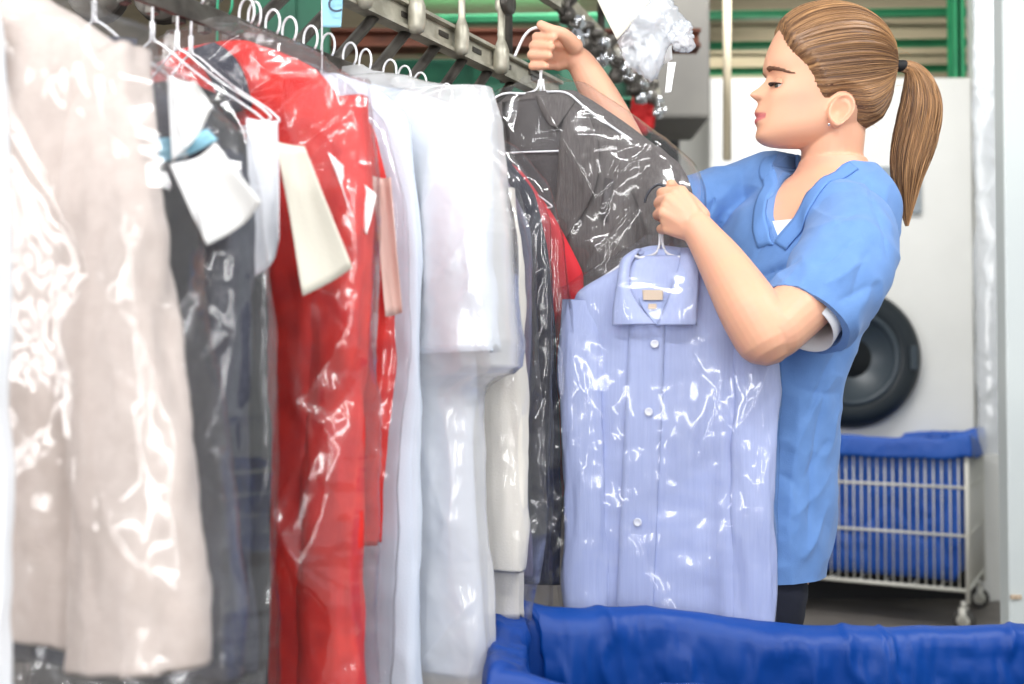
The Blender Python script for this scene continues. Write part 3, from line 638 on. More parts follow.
# ear
def ear(side):
    c = at(839.5, 111.5, HD-.072) if side < 0 else None; c = Vector((c.x, HD-.071, c.z)) if side < 0 else Vector((at(839.5, 111.5, HD-.072).x, HD+.071, at(839.5, 111.5, HD-.072).z))
    n = 28; k = 12; V = []
    for lay in (0, 1):
        for j in range(k):
            r = j/(k-1)
            for i in range(n):
                a = 2*PI*i/n; wx = .0195*(1-.42*max(0, -math.sin(a))**1.5); wz = .0285
                x = math.cos(a)*wx*r; z = math.sin(a)*wz*r
                rim = .0085*math.exp(-((r-.88)/.14)**2)*(1 if not (2.2 < a < 3.9) else .4)-.0085*math.exp(-(((x+.003)/.008)**2+((z+.002)/.012)**2))
                anti = .0045*math.exp(-((r-.56)/.09)**2)*(1/(1+math.exp(-(math.cos(a)+.1)*8)))-.003*math.exp(-((r-.74)/.07)**2)*(1/(1+math.exp(-(math.cos(a)+.3)*8)))
                out = (.006+rim+anti+.010*(x/.0215+.3)) if lay == 0 else -.004+.009*(x/.0215)
                V.append((c.x+x+z*.22, c.y+side*out, c.z+z-x*.12))
    Fc = [f for f in grid(n, k, True)]+[tuple(i+n*k for i in f) for f in grid(n, k, True)]
    o = (k-1)*n
    Fc += [(o+i, o+(i+1) % n, n*k+o+(i+1) % n, n*k+o+i) for i in range(n)]
    return V, Fc
# torso sections: px, py, D, half width, half depth, yaw
TS = [(833, 160, 1.935, .056, .054, 40), (832, 173, 1.94, .070, .060, 40), (826, 185, 1.945, .100, .073, 40), (817, 200, 1.945, .132, .088, 40), (807, 225, 1.945, .152, .103, 40), (797, 265, 1.945, .155, .116, 40), (782, 310, 1.945, .144, .12, 40), (771, 350, 1.945, .132, .105, 38),
      (762, 390, 1.945, .126, .098, 36), (756, 430, 1.945, .134, .102, 34), (742, 480, 1.945, .158, .112, 32), (734, 525, 1.945, .168, .118, 30), (724, 570, 1.945, .165, .115, 30), (718, 600, 1.945, .15, .10, 30)]
def torso(TS, off=0, n=48, m=70, p=.9, seed=None, loose=0):
    Q = cr(TS, m); V = []
    for j, (px, py, D, hw, hd, yw) in enumerate(Q):
        c = at(px, py, D); y = math.radians(yw); r_ = Vector((-math.sin(y), math.cos(y), 0)); d = Vector((-math.cos(y), -math.sin(y), 0))
        for i in range(n):
            a = 2*PI*i/n; co, si = math.cos(a), math.sin(a)
            V.append(c+r_*(hw+off)*math.copysign(abs(co)**p, co)+d*(hd+off)*math.copysign(abs(si)**p, si))
    Fc = grid(n, m, True)+[tuple(range(n)), tuple((m-1)*n+i for i in range(n))[::-1]]
    return V, Fc
parts = [(hV, hFc), ear(-1), ear(1), torso(TS),
 limb([at(836, 100, HD+.01), at(833, 135, HD+.005), at(832, 160, HD+.01), at(833, 180, 1.945)], [.055, .0545, .054, .064], 28)]
# left (near) arm and hand
shL, elL, wrL = at(846, 230, 1.78), at(767, 333, 1.62), at(706, 240, 1.705)
parts += [limb([at(836, 222, 1.82), shL, at(818, 285, 1.70), elL+Vector((.012, 0, .006))], [.05, .054, .050, .045], 24),
          limb([elL+Vector((-.004, 0, -.002)), at(749, 308, 1.632), at(723, 265, 1.68), wrL, at(697, 228, 1.715)], [.047, .046, .037, .029, .026], 28)]
def hand(wr, kn, pips, tips, thumb, rp=.0125, rf=.0088):
    L = []
    for k_ in kn: L.append(limb([wr, wr.lerp(k_, .55), k_], [.019, rp+.003, rp-.0015], 14, 12))
    for a in range(3): L.append(limb([wr.lerp(kn[a].lerp(kn[a+1], .5), .3), kn[a].lerp(kn[a+1], .5)], [.019, .0105], 12, 8))
    for k_, p_, t_, s_ in zip(kn, pips, tips, (1, 1.04, 1, .88)): L.append(limb([k_, p_, p_.lerp(t_, .5)+(p_-k_).normalized()*.002, t_], [rf*1.15*s_, rf*1.04*s_, rf*.97*s_, rf*.82*s_], 12, 14))
    L.append(limb(thumb, [.0165, .0125, .0102, .0085], 12, 14)); return L
kL = [at(681, 192, 1.728), at(669, 200, 1.724), at(664, 213, 1.724), at(668, 228, 1.73)]
parts += hand(at(700, 232, 1.712), kL, [at(662, 193, 1.752), at(659, 203, 1.756), at(658, 215, 1.758), at(661, 229, 1.756)], [at(674, 198, 1.782), at(672, 209, 1.786), at(671, 220, 1.786), at(672, 231, 1.782)],
              [at(700, 216, 1.735), at(688, 200, 1.76), at(676, 191, 1.766), at(671, 184, 1.757)])
# right (far) arm and hand
elR, wrR = at(648, 196, 2.01), at(584, 68, 1.995)
parts += [limb([at(770, 195, 2.03), at(742, 192, 2.07), at(695, 200, 2.04), elR], [.055, .052, .044, .038], 20),
          limb([elR, at(625, 150, 2.01), at(603, 103, 2.0), wrR, at(575, 58, 1.99)], [.04, .041, .035, .027, .024], 20)]
kR = [at(561, 37, 1.985), at(556, 46, 1.988), at(555, 55, 1.99), at(558, 65, 1.99)]
parts += hand(at(575, 56, 1.99), kR, [at(537, 37, 1.96), at(534, 46, 1.958), at(532, 55, 1.958), at(533, 66, 1.962)], [at(553, 38, 1.925), at(551, 47, 1.922), at(549, 56, 1.925), at(546, 66, 1.932)],
              [at(574, 46, 1.965), at(563, 35, 1.938), at(551, 30, 1.93), at(541, 25, 1.94)])
# legs and feet
rr = Vector((-.5, .866, 0)); dd = Vector((-.866, -.5, 0)); hipc = at(720, 575, 1.945)
for s_ in (-1, 1):
    h0 = hipc+rr*.085*s_; kn = Vector((hipc.x-.02, hipc.y, .46))+rr*.085*s_+dd*.02; an = Vector((hipc.x+.01, hipc.y, .09))+rr*.09*s_
    parts.append(limb([h0, h0.lerp(kn, .5), kn, kn.lerp(an, .35)-dd*.01, an], [.085, .072, .052, .050, .034], 20, 30))
    parts.append(limb([an+Vector((0, 0, -.035))-dd*.02, an+dd*.07+Vector((0, 0, -.05)), an+dd*.16+Vector((0, 0, -.062))], [.034, .03, .022], 14, 14))
bm_ = remesh(parts, .0023, 3)
Bp = vco(bm_)
# skin tones: lips, cheeks, knuckles; shade of mouth line and nostrils painted in
px_, py_ = projx(Bp); isH = (Bp[:, 2] > zat(150, HD)) & (Bp[:, 0] > at(740, 100, 1.8).x)
base = np.array(lin((229, 174, 143))[:3]); tone = np.tile(base, (len(Bp), 1))
def blend(w, c): global tone; w = np.clip(w, 0, 1)[:, None]; tone = tone*(1-w)+np.array(lin(c)[:3])*w
zpy = 370-(Bp[:, 2]-CAMZ)*F/HD; xpx = 512+Bp[:, 0]*F/HD; lat = np.abs(Bp[:, 1]-HD)
blend(isH*.35*np.exp(-((xpx-795)/16)**2-((zpy-105)/13)**2), (232, 150, 132))
lipw = isH*(lat < .024)*(xpx < 778)*np.clip((6.8-np.abs(zpy-117)-lat*150)/1.3, 0, 1)
blend(lipw, (206, 118, 116)); blend(isH*(lat < .023)*(xpx < 778)*np.clip(1-np.abs(zpy-117)/.9, 0, 1)*.8, (140, 62, 62))  # second blend: shade between the lips put into the colour
blend(isH*.5*np.exp(-((np.abs(lat-.0085))/.004)**2-((zpy-99.5)/1.4)**2)*(xpx < 766), (130, 70, 60))  # nostril shade painted as dark spots
blend((~isH)*.22*(fbm(Bp*30, 4, 2) > .1), (232, 168, 146))
at_ = bm_.attributes.new('tone', 'FLOAT_COLOR', 'POINT'); at_.data.foreach_set('color', np.concatenate([tone, np.ones((len(tone), 1))], 1).astype(np.float32).ravel())
body = pin(addmesh('body', bm_, M['skin'], P))
# eyes, lashes, brows
for sd in (-1, 1):
    e0 = at(781.5, 85.5, HD-.030); c = Vector((e0.x, HD+sd*.030, e0.z)); Rm = Matrix.Rotation(-PI/2, 3, 'Y') @ Matrix.Rotation(sd*.0, 3, 'X')
    prof = [(.0118*math.sin(a), .0118*math.cos(a)) for a in np.linspace(.5, PI-.02, 14)]
    q = MB(); q.lathe([(.0118*math.sin(a)+1e-4, .0118*math.cos(a)) for a in np.linspace(0.01, PI-.01, 18)], c, 20, Rm); eo = pin(q.build('eye', M['eyew'], P, True))
    d = Vector((-1, sd*.25-.1, -.12)).normalized(); q = MB(); R2 = d.to_track_quat('Z', 'Y').to_matrix()
    q.lathe([(1e-4, .0124), (.0025, .0124), (.0055, .0108), (.0056, .009)], c, 18, R2); q.build('iris', M['iris'], eo, True)
    # lids: partial spheres leaving an almond opening
    for nm, lo, hi in (('upper_lid', .30, 1.5), ('lower_lid', -1.5, -.42)):
        V = []; n1 = 22
        for j in range(10):
            el = lo+(hi-lo)*j/9
            for i in range(n1):
                az = -1.5+3.0*i/(n1-1); k_ = math.cos(az*.95); ee = el*1 if j else (lo*k_-.06)
                ee = (lo*k_-.10)+(hi-(lo*k_-.10))*j/9 if lo > 0 else (lo*k_-.06)+(hi+.0*k_-(lo*k_-.06))*j/9
                r_ = .0134; V.append(c+Vector((-math.cos(ee)*math.cos(az), math.cos(ee)*math.sin(az), math.sin(ee)))*r_)
        o = pin(mesh(nm, V, grid(n1, 10), M['skin'], P, thick=.0014)); a_ = o.data.attributes.new('tone', 'FLOAT_COLOR', 'POINT')
        a_.data.foreach_set('color', np.tile(list(lin((220, 160, 130))[:3])+[1], (len(V), 1)).astype(np.float32).ravel())
    q = MB()
    for i in range(26):
        az = -1.25+2.5*i/25; k_ = math.cos(az*.95); ee = .30*k_-.12; u = Vector((-math.cos(ee)*math.cos(az), math.cos(ee)*math.sin(az), math.sin(ee)))
        p0 = c+u*.0136; p1 = p0+u*.004+Vector((-.001, 0, -.001)); p2 = p1+u*.003+Vector((-.002, sd*.001, .0016))
        q.tube([p0, p1, p2], [.0008, .0006, .0002], 4)
    q.tube([c+Vector((-math.cos(.30*math.cos(az*.95)-.12)*math.cos(az), math.cos(.30*math.cos(az*.95)-.12)*math.sin(az), math.sin(.30*math.cos(az*.95)-.12)))*.0141 for az in np.linspace(-1.3, 1.3, 20)], .0009, 5)
    pin(q.build('eyelashes', M['lash'], P, True))
TB = BVHTree.FromPolygons([Vector(v) for v in hV], [tuple(f) for f in hF])
for sd in (-1, 1):
    q = MB()
    for i in range(170):
        f = random.random(); l = .014+.036*f; py = 72.8-1.5*math.sin(f*PI)+7.5*f**1.4+random.uniform(-1.7, 1.7)*(1-.65*f)
        z = at(0, py, HD).z; h = TB.ray_cast(Vector((at(700, py, HD).x, HD+sd*l, z)), Vector((1, 0, 0)))[0]
        if not h: continue
        z2 = z+.0035-.006*f; h2 = TB.ray_cast(Vector((at(700, py, HD).x, HD+sd*(l+.006), z2)), Vector((1, 0, 0)))[0]
        if h2: q.tube([h+Vector((-.0006, 0, 0)), (h+h2)/2+Vector((-.0016, 0, 0)), h2+Vector((-.0008, 0, 0))], [.0008, .0007, .0002], 4)
    pin(q.build('eyebrow', M['brow'], P, True))
e = at(829, 124.5, HD-.080)
MB().lathe([(1e-4, -.0026), (.0018, -.0018), (.0026, 0), (.0018, .0018), (1e-4, .0026)], e, 12).build('earring', M['silver'], P, True).location = -PL
#PART4
# ------------------------------------------------------------------ hair
HR = [(781, 33), (787, 45), (797, 56), (807, 66), (814, 78), (819, 90), (827, 98), (842, 90), (852, 95), (857, 108), (859, 131), (880, 150), (930, 140), (930, -30), (770, -30), (776, 22)]
HRs = [tuple(p) for p in cr(HR[:12], 60)]+HR[12:]
def sdist(x, y, poly):
    P2 = np.array(poly, float); best = np.full(len(x), 1e9); ins = np.zeros(len(x), bool)
    for k in range(len(P2)):
        a = P2[k]; b = P2[(k+1) % len(P2)]; ab = b-a; t_ = np.clip(((x-a[0])*ab[0]+(y-a[1])*ab[1])/(ab@ab+1e-9), 0, 1)
        best = np.minimum(best, np.hypot(x-a[0]-t_*ab[0], y-a[1]-t_*ab[1]))
        cnd = ((a[1] > y) != (b[1] > y)) & (x < (b[0]-a[0])*(y-a[1])/(b[1]-a[1]+1e-12)+a[0]); ins ^= cnd
    return np.where(ins, best, -best)
me = bpy.data.meshes.new('h'); me.from_pydata([tuple(v) for v in hV], [], [tuple(f) for f in hFc])
bmh = bmesh.new(); bmh.from_mesh(me); bmesh.ops.recalc_face_normals(bmh, faces=bmh.faces[:]); bmh.to_mesh(me); bmh.free()
Nn = vno(me); qx, qy = projx(hV); sd_ = sdist(qx, qy, HRs)/F*HD+.0016*fbm(hV*[400, 400, 400], 44, 2)*(qy < 132)
back = np.clip((qx-848)/25, 0, 1)*np.clip(1-np.abs(qy-110)/28, 0, 1)
th_ = np.where(sd_ > 0, np.minimum(.0105, sd_*.62), np.maximum(-.006, sd_*1.2))+back*.011*np.clip(sd_/.01, 0, 1)
tieP = at(898, 66, HD); ctr = at(842, 72, HD)
cap = hV+Nn*th_[:, None]
dirv = (cap-np.array(ctr)); dirv /= np.linalg.norm(dirv, axis=1)[:, None]; tdir = np.array((tieP-ctr).normalized())
# comb grooves run along great circles through the tie
bx = np.array([0, 1, 0]); bz = np.cross(tdir, bx); phi = np.arctan2(dirv@bz, dirv@bx); pol = np.arccos(np.clip(dirv@tdir, -1, 1))
gr = fbm(np.stack([np.cos(phi)*24, np.sin(phi)*24, pol*1.2], 1), 50, 3)
cap = cap+Nn*(gr*.0005*(sd_ > 0)*np.clip(pol*2, 0, 1))[:, None]
ca, cb = np.array(lin((88, 58, 38))[:3]), np.array(lin((204, 156, 106))[:3])
light = np.clip(.25+.45*fbm(np.stack([np.cos(phi)*20, np.sin(phi)*20, pol*1.5], 1), 61, 3), 0, 1)
hm_ = M['hair']; nt = hm_.node_tree; a_ = nt.nodes.new('ShaderNodeVertexColor'); a_.layer_name = 'tone'
for l in list(nt.nodes['Principled BSDF'].inputs['Base Color'].links): nt.links.remove(l)
nt.links.new(a_.outputs['Color'], nt.nodes['Principled BSDF'].inputs['Base Color'])
def settone(me, col):
    a = me.attributes.new('tone', 'FLOAT_COLOR', 'POINT'); a.data.foreach_set('color', np.concatenate([col, np.ones((len(col), 1))], 1).astype(np.float32).ravel())
hair = pin(mesh('hair', cap, hFc, M['hair'], P)); settone(hair.data, ca*(1-light[:, None])+cb*light[:, None])
CB = BVHTree.FromPolygons([Vector(v) for v in cap], [tuple(f) for f in hFc])
V = []; Fc = []; Cc = []
ok = np.where((sd_ > .002) & (hV[:, 2] > zat(132, HD)))[0]; edge = np.where((sd_ > -.003) & (sd_ < .004) & (hV[:, 2] > zat(132, HD)))[0]
def strand(pts, r, col, top=1.0):
    global V, Fc, Cc
    n = len(pts); rr = [max(.00015, r*(1-.55*abs(2*k/(n-1)-1)**3)) for k in range(n)]
    v, f = tubeVF(pts, rr, 3, False); o = len(V); V += v; Fc += [tuple(i+o for i in q) for q in f]; Cc += [col]*len(v)
for k in range(1500):
    i = random.choice(edge if k % 3 else ok); d0 = Vector((cap[i]-np.array(ctr))).normalized(); d1 = Vector(tdir)
    ang = d0.angle(d1)
    if ang < .25: continue
    n = 26; pts = []; ph = random.uniform(-.02, .02); off = random.uniform(-.0004, .0012)
    ax = d0.cross(d1).normalized()
    for j in range(n):
        f = j/(n-1); d = Quaternion(ax, ang*f) @ d0; d = (d+Vector((0, ph, ph*.7))*math.sin(PI*f)).normalized()
        h = CB.ray_cast(ctr+d*.3, -d)[0]
        if not h: break
        pts.append(h+d*(off*math.sin(PI*min(1, f*1.2+.02)) if f < .8 else off*.5))
    if len(pts) < n: continue
    w = min(1, max(0, random.gauss(.38, .3))); strand(pts, random.uniform(.0004, .0008), ca*(1-w)+cb*w)
for k in range(26):   # flyaways near the crown
    i = random.choice(ok); p = Vector(cap[i]); d = Vector((random.uniform(-.2, 1), random.uniform(-.6, .6), random.uniform(.1, .8))).normalized()
    if p.x < at(860, 60, HD).x: continue
    strand([p, p+d*.006+Vector((.004, 0, 0)), p+d*.010+Vector((.012, 0, -.002)), p+d*.009+Vector((.02, 0, -.008))], .0003, cb)
so = pin(mesh('hair_strands', V, Fc, M['hair'], P)); settone(so.data, np.array(Cc))
MB().add(*limb([at(897, 66, HD), at(903, 66, HD)], [.0105, .0105], 20, 6)).build('hair_tie', M['tie'], P, True).location = -PL
CL = cr([tuple(at(x, y, HD+dy)) for x, y, dy in ((899, 66, 0), (911, 69, -.002), (919, 84, -.006), (921, 108, -.008), (916, 135, -.008), (909, 165, -.006), (907, 195, -.004), (907, 226, 0))], 40)
RW = cr([[.009], [.014], [.027], [.036], [.038], [.032], [.019], [.003]], 40)[:, 0]
v, f = tubeVF([Vector(p) for p in CL], list(RW*.62), 18, True); pony = pin(mesh('ponytail', v, f, M['hair'], P)); settone(pony.data, np.tile(ca*.8+cb*.2, (len(v), 1)))
V = []; Fc = []; Cc = []
T_ = np.gradient(CL, axis=0); T_ /= np.linalg.norm(T_, axis=1)[:, None]
for k in range(1300):
    a = random.uniform(0, 2*PI); rad = random.random()**.35; end = random.choice((40, 40, 38, 36, 33, 30)) if random.random() < .8 else random.randint(24, 38)
    sw = random.uniform(-.35, .35); pts = []; wig = random.uniform(0, 6)
    for j in range(0, end):
        y_ = np.array([0, 1, 0]); x_ = np.cross(T_[j], y_); x_ /= np.linalg.norm(x_); aa = a+sw*j/40
        R_ = RW[j]*rad*(1+.06*math.sin(j*.35+wig))
        pts.append(Vector(CL[j]+x_*R_*math.cos(aa)+y_*R_*.72*math.sin(aa)))
    w = min(1, max(0, random.gauss(.52+.18*math.cos(a), .27))); strand(pts, random.uniform(.0005, .0010), (ca*(1-w)+cb*w))
po = pin(mesh('ponytail_strands', V, Fc, M['hair'], P)); settone(po.data, np.array(Cc))
# ------------------------------------------------------------------ scrubs
def clothing(parts, vox, fold):
    me = remesh(parts, vox, 5); p = vco(me); n = vno(me); setco(me, p+n*fold(p)[:, None]); return me
TS2 = [(830, 170, 1.94, .082, .066, 40), (825, 181, 1.945, .108, .080, 40), (817, 198, 1.945, .142, .096, 40), (808, 218, 1.945, .162, .112, 40), (797, 265, 1.945, .166, .132, 40), (783, 310, 1.945, .155, .134, 40), (771, 350, 1.945, .146, .120, 38),
       (762, 390, 1.945, .141, .112, 36), (756, 430, 1.945, .148, .116, 34), (744, 480, 1.945, .166, .126, 32), (739, 525, 1.945, .174, .132, 30), (730, 572, 1.945, .176, .132, 30)]
FOLDS = [(802, 258, 752, 284, -.008, 4), (800, 270, 760, 300, .005, 5), (862, 238, 812, 268, -.006, 5), (868, 262, 822, 284, .006, 5), (880, 285, 835, 300, -.004, 5), (868, 176, 886, 262, -.0035, 2.2),
 (842, 344, 800, 420, -.008, 5), (835, 372, 790, 452, .006, 6), (838, 395, 786, 385, -.005, 5), (822, 380, 806, 548, -.007, 4), (796, 400, 788, 560, .006, 7), (830, 440, 800, 480, -.006, 5), (832, 470, 792, 520, .005, 6),
 (786, 200, 752, 262, -.004, 4), (742, 170, 712, 200, -.005, 3), (752, 164, 728, 205, .005, 4), (728, 178, 706, 222, -.005, 3), (800, 300, 770, 262, .003, 6), (812, 205, 842, 232, .003, 5), (858, 205, 826, 240, -.003, 4), (826, 500, 806, 562, .005, 4), (775, 470, 800, 492, -.004, 4), (850, 300, 868, 250, -.004, 4)]
def tfold(p):
    px, py = projx_raw(p); w = .0
    q = np.stack([p[:, 0]*5+p[:, 2]*3, p[:, 1]*5, p[:, 2]*4-p[:, 0]*4], 1); r = 1-np.abs(fbm(q*2.2, 71, 2))*2
    w = .0045*fbm(np.stack([p[:, 0]*6, p[:, 1]*6, p[:, 2]*5], 1), 70, 2)+.004*np.clip(r, -.5, 1)
    # drag lines from the armpit, long vertical fold at the side
    for x0, y0, x1, y1, A, wd_ in FOLDS:
        ax_, ay_ = x1-x0, y1-y0; L_ = math.hypot(ax_, ay_); t_ = ((px-x0)*ax_+(py-y0)*ay_)/L_**2; d_ = ((px-x0)*ay_-(py-y0)*ax_)/L_
        d_ = d_+2.0*np.sin(t_*5+x0); f_ = np.clip(1-(2*t_-1)**2, 0, 1)**.6
        w = w+A*f_*np.exp(-np.abs(d_)/wd_)*(p[:, 1] < 1.98)
    return w
def projx_raw(V):
    v = np.stack([V[:, 0], V[:, 1], V[:, 2]-CAMZ], 1) @ np.array(CM); return 512+F*v[:, 0]/-v[:, 2], 342-F*v[:, 1]/-v[:, 2]
sl0, sl1, sl2 = at(835, 212, 1.85), at(845, 262, 1.735), at(806, 316, 1.675)
ax = (sl2-sl1).normalized()
slR = [at(795, 192, 1.98), at(755, 192, 2.06), at(712, 203, 2.05), at(692, 208, 2.03)]
tp = [torso(TS2, 0, 56, 80), limb([at(828, 212, 1.87), at(849, 232, 1.80), at(846, 264, 1.735), at(826, 293, 1.695), sl2], [.062, .070, .076, .076, .073], 32, 30), limb(slR, [.07, .068, .062, .06], 24)]
tm = clothing(tp, .0038, tfold)
yw = math.radians(40); rt = Vector((-math.sin(yw), math.cos(yw), 0)); fd = Vector((-math.cos(yw), -math.sin(yw), 0))
# V neck: a wedge, wide at the collarbones, closing at the breastbone
apx = at(765, 241, 1.86); nb = at(832, 160, 1.94)
def wedge(hw_top=.078, ztop=None):
    zt = zat(150, 1.94); za = apx.z; zb = zat(168, 1.94)
    o = Vector((nb.x, nb.y, 0))
    prof = [(0, za), (.030, za+.045), (.062, zb-.01), (hw_top, zb+.012), (hw_top, zt+.08), (-hw_top, zt+.08), (-hw_top, zb+.012), (-.062, zb-.01), (-.030, za+.045)]
    V = []; n = len(prof)
    for d in (.0, .18):
        for (l, z) in prof: V.append(o+rt*l+fd*d+Vector((0, 0, z)))
    return V, [tuple(range(n)), tuple(range(n, 2*n))[::-1]]+[(i, (i+1) % n, n+(i+1) % n, n+i) for i in range(n)]
nk = tubeVF([at(833, 168, 1.94)-Vector((0, 0, .02)), at(833, 168, 1.94)+Vector((0, 0, .1))], [.072, .072], 32)
# sleeve mouth: slice the rounded end off, hollow the rest
def slab(c, n_, s=.3):
    q = n_.to_track_quat('Z', 'Y').to_matrix(); V = [c+q @ Vector((x*s, y*s, z)) for z in (0, s) for x, y in ((-1, -1), (1, -1), (1, 1), (-1, 1))]
    return V, [(3, 2, 1, 0), (4, 5, 6, 7), (0, 1, 5, 4), (1, 2, 6, 5), (2, 3, 7, 6), (3, 0, 4, 7)]
hem_z = zat(566, 1.95)
tm = cut(tm, [wedge(), nk, slab(sl2+ax*.01, (ax+Vector((0, 0, -.12))).normalized(), .115), tubeVF([sl2-ax*.09, sl2+ax*.2], [.061, .066], 32), slab(Vector((hipc.x, hipc.y, hem_z)), Vector((0, 0, -1)), .5),
                tubeVF([Vector((hipc.x, hipc.y, hem_z-.05)), Vector((hipc.x, hipc.y, hem_z+.02))], [.12, .12], 32)])
top = pin(addmesh('scrub_top', tm, M['scrub'], P))
try: top.data.set_sharp_from_angle(angle=1.0)
except Exception: pass
TT = BVHTree.FromPolygons([v.co.copy() for v in tm.vertices], [tuple(p.vertices) for p in tm.polygons])
BB = BVHTree.FromPolygons([v.co.copy() for v in bm_.vertices], [tuple(p.vertices) for p in bm_.polygons])
za, zb = apx.z, zat(168, 1.94)
def bandpts(sd, off0, off1, k=6):
    prof = cr([(0, za-.012), (.030, za+.040), (.060, zb-.014), (.074, zb+.004), (.078, zb+.03)], 44); rows = []
    for j, (l, z) in enumerate(prof):
        a = prof[min(j+1, 43)]-prof[max(j-1, 0)]; nrm = np.array([a[1], -a[0]]); nrm /= np.linalg.norm(nrm)
        row = []
        for i in range(k):
            o_ = off0+(off1-off0)*i/(k-1); L_ = (l+nrm[0]*o_); z_ = z+nrm[1]*o_
            L_ = max(L_, -.001)
            p0 = Vector((nb.x, nb.y, 0))+rt*(L_*sd)+fd*.17+Vector((0, 0, z_)); h = TT.ray_cast(p0, -fd)[0]; hb_ = BB.ray_cast(p0, -fd)[0]
            if h is None or (hb_ and (hb_-h).dot(fd) > .004): h = hb_+fd*.002 if hb_ else None
            row.append(h+fd*.003 if h else None)
        rows.append(row)
    return rows
for sd in (-1, 1):
    rows = [r for r in bandpts(sd, -.001, .026) if all(x is not None for x in r)]
    pin(mesh('neckband', [v for r in rows for v in r], grid(6, len(rows)), M['band'], P, thick=.003))
# white undershirt: inset at the V and the sleeve that peeks out
rows = []
for j in range(10):
    z = za-.006+.040*j/9; r = []
    for i in range(9):
        l = (-1+2*i/8)*max(.002, (.030*(z-za+.006)/.045)); h = BB.ray_cast(Vector((nb.x, nb.y, z))+rt*l+fd*.17, -fd)[0]; r.append(h+fd*.006)
    rows.append(r)
pin(mesh('undershirt', [v for r in rows for v in r], grid(9, 10), M['white'], P, thick=.003))
c0 = sl2+Vector((0, 0, -.004)); v, f = tubeVF([c0-ax*.06, c0-ax*.02, c0+ax*.016], [.050, .052, .053], 40, False)
pin(mesh('undershirt_sleeve', v, f, M['white'], P, thick=.002))
# trousers
tr = [torso([(730, 545, 1.945, .155, .11, 30), (725, 575, 1.945, .158, .112, 30), (716, 605, 1.945, .145, .105, 30), (708, 640, 1.945, .15, .11, 30)], 0, 40, 20)]
for s_ in (-1, 1):
    h0 = hipc+rr*.08*s_; kn = Vector((hipc.x-.02, hipc.y, .46))+rr*.085*s_+dd*.02; an = Vector((hipc.x+.01, hipc.y, .09))+rr*.09*s_
    tr.append(limb([h0, h0.lerp(kn, .5), kn, kn.lerp(an, .4)-dd*.01, an], [.095, .085, .066, .060, .052], 24, 40))
tmesh = clothing(tr, .007, lambda p: .004*fbm(p*9, 80, 2)+.003*fbm(p*[6, 6, 20], 81, 2)); pin(addmesh('trousers', tmesh, M['pants'], P))
for s_ in (-1, 1):
    an = Vector((hipc.x+.01, hipc.y, .0))+rr*.09*s_
    sm = remesh([limb([an+Vector((0, 0, .062))-dd*.025, an+Vector((0, 0, .05))+dd*.04, an+Vector((0, 0, .036))+dd*.12, an+Vector((0, 0, .034))+dd*.175], [.038, .044, .038, .03], 20, 20)], .005, 2)
    p = vco(sm); p[:, 2] = np.maximum(p[:, 2], .002); setco(sm, p); pin(addmesh('shoe', sm, M['shoe'], P))
#PART5
# ------------------------------------------------------------------ conveyor
dv = Vector((.55, 1, 0)).normalized(); nv = Vector((dv.y, -dv.x, 0))
cv = thing('garment_conveyor', 'overhead steel garment conveyor with slotted rail and slanted ribs', 'conveyor', railpt(1.0, 0))
O = Vector(cv.location); cy = math.atan2(dv.y, dv.x)
def cpt(D, side=0, z=H): return railpt(D, z)-nv*side-O
Rz = Matrix.Rotation(cy, 3, 'Z')
b = MB(); a, c = cpt(.55, 0, H-.03), cpt(2.3, 0, H-.03); b.box((a+c)/2, ((c-a).length, .007, .028), R=Rz, bev=.002); b.build('rail', M['dsteel'], cv)
for k in range(36):
    D = .9+k*.038; b = MB(); b.box(cpt(D, .010, H-.034), (.013, .014, .030), R=Rz, bev=.002); b.build('rail_tooth', M['dsteel'], cv)
TSD = .02
b = MB(); a, c = cpt(.55, TSD, H+.105), cpt(2.3, TSD, H+.105); b.box((a+c)/2, ((c-a).length, .01, .034), R=Rz, bev=.003)
b.box((a+c)/2+Vector((0, 0, .020)), ((c-a).length, .03, .006), R=Rz); b.box((a+c)/2+Vector((0, 0, -.020)), ((c-a).length, .026, .006), R=Rz); b.build('track_beam', M['steel'], cv)
for k in range(13):
    D = 1.0+k*.1; b = MB(); b.box(cpt(D, TSD, H+.106)+nv*.0055, (.03, .003, .009), R=Rz); b.build('slot', M['dsteel'], cv)
for k in range(17):
    D = .9+k*.08; MB().tube([cpt(D, .012, H-.03), cpt(D+.03, .018, H-.002), cpt(D+.115, TSD+.006, H+.086)], .009, 12).build('rib', M['dsteel'], cv, True)
tz = H+.13
def trolley(parent, p, s=1.0, m1='steel', m2='dsteel'):
    q = MB(); q.lathe([(.004*s, 0), (.009*s, .004), (.0115*s, .012), (.0115*s, .045), (.009*s, .055), (.0055*s, .066), (.0055*s, .12), (.009*s, .124), (.009*s, .15), (.005*s, .152), (.005*s, .2)], p, 16)
    o = q.build('trolley', M[m1], parent, True)
    q = MB(); q.lathe([(.006*s, -.006), (.018*s, -.005), (.018*s, .005), (.006*s, .006)], p+nv*.014+Vector((0, 0, .135)), 18, Matrix.Rotation(cy, 3, 'Z') @ Matrix.Rotation(PI/2, 3, 'X')); q.build('wheel', M[m2], o, True)
for k in range(8): trolley(cv, cpt(1.18+.125*k, TSD-.022, tz-.055), 1.15+.15*(k % 2))
for D in (1.3, 2.2):
    MB().tube([cpt(D, TSD+.06, H+.11), cpt(D, TSD+.06, 3.15)], .014, 12).build('hanging_rod', M['dsteel'], cv, True)
    b = MB(); b.box(cpt(D, TSD+.03, H+.118), (.05, .08, .012), R=Rz); b.build('bracket', M['dsteel'], cv)
b = MB(); a, c = cpt(.55, TSD, H+.30), cpt(2.3, TSD, H+.30); b.box((a+c)/2, ((c-a).length, .02, .03), R=Rz); b.build('upper_beam', M['steel'], cv)
